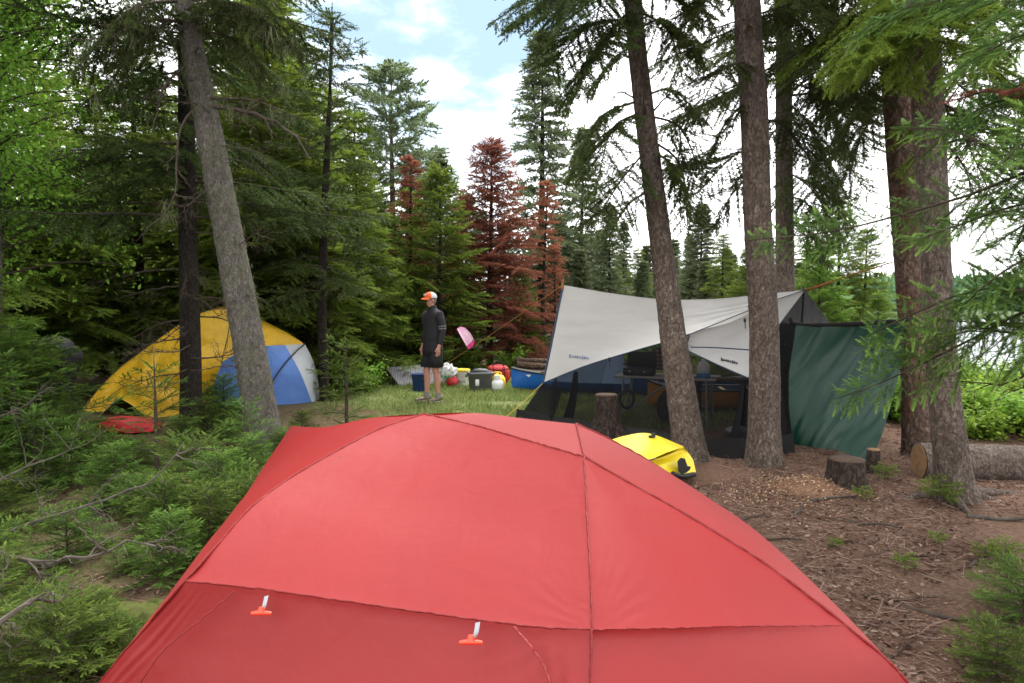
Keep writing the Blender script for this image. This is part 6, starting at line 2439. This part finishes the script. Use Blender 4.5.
# ------------------------------------------------------------------ saplings in front on the left
def sapling(name, h, r, sl, sp, step, per, seed_new=.5, tmpl=T_NEAR, mat='sapling', dens=1.0, zb=.08):
    root = bpy.data.objects.new(name, None)
    C.objects.link(root)
    trunk_mb([(0, 0, -.08), (.01, 0, h * .5), (0, 0, h * .98)], [.018 * h + .004, .012 * h + .003, .003], 7, .06, 10, .2, 10).build('stem', M['twig'], root)
    cr = Crown(tmpl, seed_new)
    conifer_crown(cr, h, zb, r, step, per, sl, sp, .25, .45, .25, .06, .75, .46, dens, None, .12, .25, .08)
    cr.build('crown', [M[mat], M['twig']], root)
    return root


sap_a = sapling('fir_sapling', 1.1, .62, .065, .062, .105, 6)
sap_b = sapling('fir_sapling', .75, .60, .06, .058, .10, 6)
sap_c = sapling('fir_sapling', 1.7, .72, .075, .075, .15, 5, .45)
sap_d = sapling('fir_sapling', 1.35, .50, .06, .065, .17, 4, .5, dens=.8)
SAP = dict(a=sap_a, b=sap_b, c=sap_c, d=sap_d)
SH = dict(a=1.1, b=.75, c=1.7, d=1.35)


def sap(k, px, d, ty, label, group=None, dz=-.02):
    c = dcol(px, d)
    s = (at(px, ty, d)[2] - c[2]) / SH[k]
    key = 's' + k
    if key in used:
        o = copy_thing(SAP[k], tuple(c + (0, 0, dz)), rng.uniform(0, 6.28), s, label)
        if 'group' in o and not group:
            del o['group']
    else:
        used.add(key)
        o = place(SAP[k], tuple(c + (0, 0, dz)), rng.uniform(0, 6.28), s)
        o['label'] = label
        o['category'] = 'sapling'
    if group:
        o['group'] = group
    return o


sap('d', 345, 8.2, 330, 'slender open fir sapling standing alone beside the blue tent panel')
sap('d', 243, 6.4, 393, 'small fir sapling with upright leader at the foot of the mossy trunk')
sap('d', 153, 6.3, 352, 'slim fir sapling standing before the yellow tent panel')
sap('a', 215, 4.7, 446, 'bushy fir sapling pressing against the red tent side')
sap('b', 45, 2.75, 588, 'low fir sapling with fresh tips in the near corner beside the red tent')
GS = 'young firs crowding the ground beside the red tent'
for k, px, d, ty in (('a', 160, 4.5, 470), ('a', 110, 5.2, 440), ('a', 30, 5.6, 405), ('c', -40, 5.4, 330), ('a', 250, 5.6, 432), ('b', 190, 5.4, 432), ('b', 75, 6.2, 425), ('a', 225, 6.6, 418), ('c', 10, 6.6, 318),
                     ('a', 180, 7.4, 415), ('b', 60, 4.1, 505), ('b', -30, 3.6, 520), ('c', -100, 4.6, 360), ('b', -10, 4.6, 470), ('a', 300, 8.0, 408), ('b', 285, 7.0, 425), ('b', 250, 4.5, 470), ('a', 205, 8.0, 395), ('b', 240, 8.4, 398), ('b', -60, 2.8, 560), ('c', -10, 7.8, 300), ('a', 0, 8.8, 330), ('a', -70, 6.6, 280),
                     ('a', 222, 9.0, 372), ('b', 205, 9.2, 385), ('b', 150, 3.3, 598), ('b', 65, 3.3, 590), ('b', 95, 2.9, 612), ('a', 165, 3.8, 505), ('b', 120, 3.9, 540), ('a', 205, 4.1, 480), ('b', 90, 3.4, 585), ('a', 35, 7.2, 330), ('b', 140, 4.9, 470), ('b', 110, 3.6, 590), ('b', 130, 6.5, 436)):
    sap(k, px, d, ty, 'young green fir crowding the undergrowth beside the red tent', GS)
# some at the right edge, in the shade
GR_ = 'small firs in the shade at the lower right'
for k, px, d, ty in (('b', 1035, 3.3, 560), ('b', 965, 2.9, 660), ('b', 1010, 2.8, 620)):
    sap(k, px, d, ty, 'small fir low to the ground in the shade right of the red tent', GR_)

# dead fallen limbs on the left
def dead_limb(label, pts, r, n, ln, beard=0):
    P = np.array([at(*q) for q in pts])
    b = P[0].copy()
    t = thing('dead_branch', label, 'branch', tuple(b))
    cr = Crown(T_MID)
    cr.bare(P - b, r, n, ln, 0, 1)
    mats = [M['deadtwig'], M['deadtwig'], M['lichen']]
    if beard:
        cr.beard(P - b, beard, .02, .09, .03, .5)
    cr.mb.build('limb', mats, t, False)


dead_limb('grey lichen crusted dead branch reaching over the undergrowth towards the red tent', [(-40, 535, 3.0), (0, 553, 3.0), (35, 562, 3.05), (75, 560, 3.1), (120, 546, 3.2), (162, 540, 3.3)], .016, 8, .30, 110)
dead_limb('long pale bare branch arching above the firs', [(-20, 545, 3.9), (40, 520, 4.0), (100, 503, 4.1), (150, 480, 4.2), (178, 455, 4.3), (187, 441, 4.35)], .014, 9, .35, 60)
dead_limb('short broken mossy branch in the near corner', [(-50, 630, 2.4), (0, 622, 2.45), (28, 605, 2.5), (60, 592, 2.6)], .018, 4, .2, 90)
dead_limb('tangle of dead grey twigs among the young firs', [(-30, 500, 4.4), (20, 470, 4.6), (60, 455, 4.7), (95, 440, 4.8)], .010, 8, .45, 60)
dead_limb('bare forked twig before the dark clothed person', [(-10, 420, 5.2), (20, 408, 5.2), (38, 395, 5.2), (52, 387, 5.2)], .010, 6, .25)
dead_limb('thin dead branch spreading across the yellow tent side', [(190, 345, 8.3), (175, 352, 8.2), (150, 352, 8.1), (135, 360, 8.0)], .010, 9, .45)
dead_limb('dark dead branch between the dark trunk and the mossy trunk', [(191, 358, 8.5), (212, 358, 8.3), (228, 355, 8.2), (246, 346, 8.1)], .014, 8, .35)

# mossy hummock by the tent
mb = MB()
mb.blob((0, 0, 0), .36, .30, .14, .5, 5, 44, 2.0)
o = mb.build('moss_mound', mat_plain('moss', (0.085, 0.095, 0.025), .95, .3, 30, .9, .1, col2=(0.045, 0.055, 0.015)))
o.location = dcol(125, 3.1) + np.array((0, 0, -.02))
tag(o, 'mossy hummock at the near side of the red tent', 'moss mound')

# ------------------------------------------------------------------ fir at the right whose boughs reach into view
def near_fir():
    c = np.array((3.15, 2.7, 0.0))
    c[2] = gz(c[0], c[1])
    t = thing('fir_tree', 'near fir whose fresh green boughs reach in across the twin trunks', 'tree', tuple(c))
    trunk_mb([(0, 0, -.1), (.02, .02, 1.5), (0, 0, 3.5), (0, .05, 7)], [.10, .09, .07, .02], 16, .06, 10, .3, 50).build('trunk', M['bark'], t)
    cr = Crown(T_NEAR, .5)
    B = lambda q: np.array([at(*p) for p in q]) - c
    root = lambda z: c + np.array((0, 0, z))
    def bough(q, w, sp=.055, sl=.062, st=.1, wood=.011, z=None):
        pts = B(q)
        z = pts[0][2] + .15
        pts = np.vstack([np.array((0, 0, z)), pts])
        cr.bough(pts, w, sp * .8, sl, st, 55, .05, wood, .95, up=(-.25, -.65, .75), tilt=.2)
    # high long bough across the trunks
    bough([(1060, 160, 2.9), (985, 190, 3.2), (900, 215, 3.5), (830, 232, 3.8), (752, 240, 4.1)], .42)
    bough([(1060, 175, 2.9), (1000, 150, 3.0), (950, 130, 3.15), (905, 128, 3.3)], .30)
    bough([(1040, 200, 2.9), (960, 225, 3.1), (915, 240, 3.2)], .30)
    bough([(1050, 90, 3.0), (980, 108, 3.2), (930, 150, 3.4)], .28)
    # lower spray hiding the tarp edge
    bough([(1060, 300, 2.8), (990, 330, 3.1), (920, 365, 3.4), (868, 388, 3.6), (838, 398, 3.75)], .40)
    bough([(1060, 320, 2.8), (985, 325, 3.2), (915, 340, 3.5), (862, 352, 3.7)], .36)
    bough([(1060, 290, 2.8), (975, 290, 3.1), (905, 318, 3.3), (870, 335, 3.45)], .30)
    # twigs in the open at the edge
    bough([(1080, 230, 2.7), (1030, 255, 2.85), (985, 285, 2.95), (960, 310, 3.05)], .24)
    bough([(1080, 20, 2.8), (1010, 40, 3.0), (950, 75, 3.3)], .34)
    bough([(1090, 120, 2.7), (1040, 130, 2.6), (1000, 165, 2.55)], .26)
    bough([(1080, -20, 2.8), (1000, -10, 3.2), (900, 10, 3.7), (850, 40, 3.9)], .40)
    for q in ([(1080, 60, 3.0), (1020, 85, 3.3), (965, 125, 3.6)], [(1080, 150, 3.0), (1030, 175, 3.3), (975, 215, 3.6)], [(1080, 195, 2.9), (1040, 215, 3.3), (985, 250, 3.8)],
              [(1080, 260, 3.0), (1040, 285, 3.4), (990, 305, 3.8)], [(1080, 0, 3.0), (1030, 20, 3.4), (975, 60, 3.9)], [(1080, 110, 2.9), (1035, 100, 3.2), (985, 95, 3.6)], [(1080, 310, 3.0), (1045, 340, 3.3), (1010, 372, 3.6)]):
        bough(q, .26)
    for k in range(26):
        z = rng.uniform(1.2, 6.2)
        az = rng.uniform(-1.9, 1.5)
        L = rng.uniform(.7, 1.5) * (1 - .08 * z)
        d = np.array((math.cos(az), math.sin(az), 0))
        o = np.array((0, 0, z))
        cr.bough([o, o + d * L * .5 + (0, 0, .0), o + d * L + (0, 0, -.25 * L)], .4 * L, .08, .085, .15, wood=.01)
    for q in ([(1060, 330, 2.9), (1000, 335, 3.2), (960, 330, 3.5)], [(1060, 350, 2.9), (1010, 385, 3.2), (960, 380, 3.5)]):
        cr.bare(np.vstack([[0, 0, B(q)[0][2] + .1], B(q)]), .012, 7, .35)
    cr.build('crown', [M['near_fir'], M['twig'], M['lichen']], t)
    # brown dead spray in the crown
    cr2 = Crown(T_NEAR_R, .2)
    cr2.bough(np.vstack([[0, 0, 3.0], B([(1050, 80, 2.9), (990, 90, 3.2), (955, 100, 3.35)])]), .10, .09, .06, .6)
    cr2.build('dead_spray', [M['red'], M['twig']], t)


near_fir()

# ------------------------------------------------------------------ bushes by the lake and small plants
def bush(label, c, r, h, n, group=None):
    t = thing('bush', label, 'bush', tuple(c), 0, group)
    mb = MB()
    O = []
    for k in range(n):
        az = rng.uniform(0, 6.28)
        q = rng.random() ** .5 * r
        top = np.array((math.cos(az) * q * 1.2, math.sin(az) * q * 1.2, h * rng.uniform(.5, 1.0)))
        P = spline([(math.cos(az) * q * .3, math.sin(az) * q * .3, -.05), top * (.7, .7, .55), top], 7)
        mb.tube(P, np.linspace(.008, .002, 7), 3, False, .5, 1)
        for p in P[2:]:
            O.append(p + rng.normal(0, .07, (12, 3)))
    O = np.vstack(O)
    A = nrm(rng.normal(0, 1, O.shape) * (1, 1, .5))
    B, Cc = frames(A, .4)
    mb.inst(*LEAF, O, A, B, Cc, rng.uniform(.04, .085, len(O)), np.clip(rng.normal(.6, .25, len(O)), 0, 1))
    mb.build('foliage', [M['leaf'], M['twig']], t, False)
    return t


GB = 'leafy bushes along the lake bank'
for px, d, r_, h in ((985, 9.5, .5, .45), (1010, 8.6, .45, .45), (965, 11.0, .5, .6), (1040, 9.8, .6, .6), (975, 8.2, .35, .3), (930, 12.0, .7, .9), (1000, 11.5, .6, .5), (1065, 8.0, .5, .5), (895, 9.4, .5, .7), (955, 9.0, .4, .5), (1030, 11.0, .6, .7)):
    bush('bright leafy bush on the bank between the log and the lake', dcol(px, d), r_, h, 46, GB)
GH = 'bright undergrowth at the far edge of the clearing'
for px, d, r_, h in ((466, 16.0, .5, .5), (508, 16.2, .5, .6), (600, 17.0, .6, .6), (360, 12.4, .4, .5), (645, 16.5, .6, .7), (700, 16.0, .6, .7)):
    bush('small leafy bush at the far edge of the grass', dcol(px, d), r_, h, 22, GH)

sd0 = None
GP = 'tiny fir seedlings on the bare ground'
for k, (px, py, s) in enumerate(((940, 506, .20), (862, 500, .10), (938, 545, .08), (905, 570, .09), (985, 560, .10), (835, 548, .06), (885, 480, .14), (1005, 560, .12))):
    c = on_ground(px, py)
    if sd0 is None:
        sd0 = thing('seedling', 'tiny bright fir seedling sprouting from the bare ground', 'seedling', tuple(c), 0, GP)
        mb = MB()
        mb.tube([(0, 0, -.03), (0, 0, .95)], [.02, .012], 5)
        mb.build('stem', M['twig'], sd0)
        cr = Crown(T_NEAR, .6)
        for j in range(12):
            az = j * 2.4
            z = .35 + .05 * j
            d = np.array((math.cos(az), math.sin(az), .1))
            cr.bough([(0, 0, z), np.array((0, 0, z)) + d * .35, np.array((0, 0, z)) + d * .7 + (0, 0, .05)], .30, .12, .16, .1, wood=.006)
        cr.build('foliage', [M['fir_bright'], M['twig']], sd0)
        sd0.scale = (s, s, s)
    else:
        copy_thing(sd0, tuple(c), rng.uniform(0, 6.28), s)
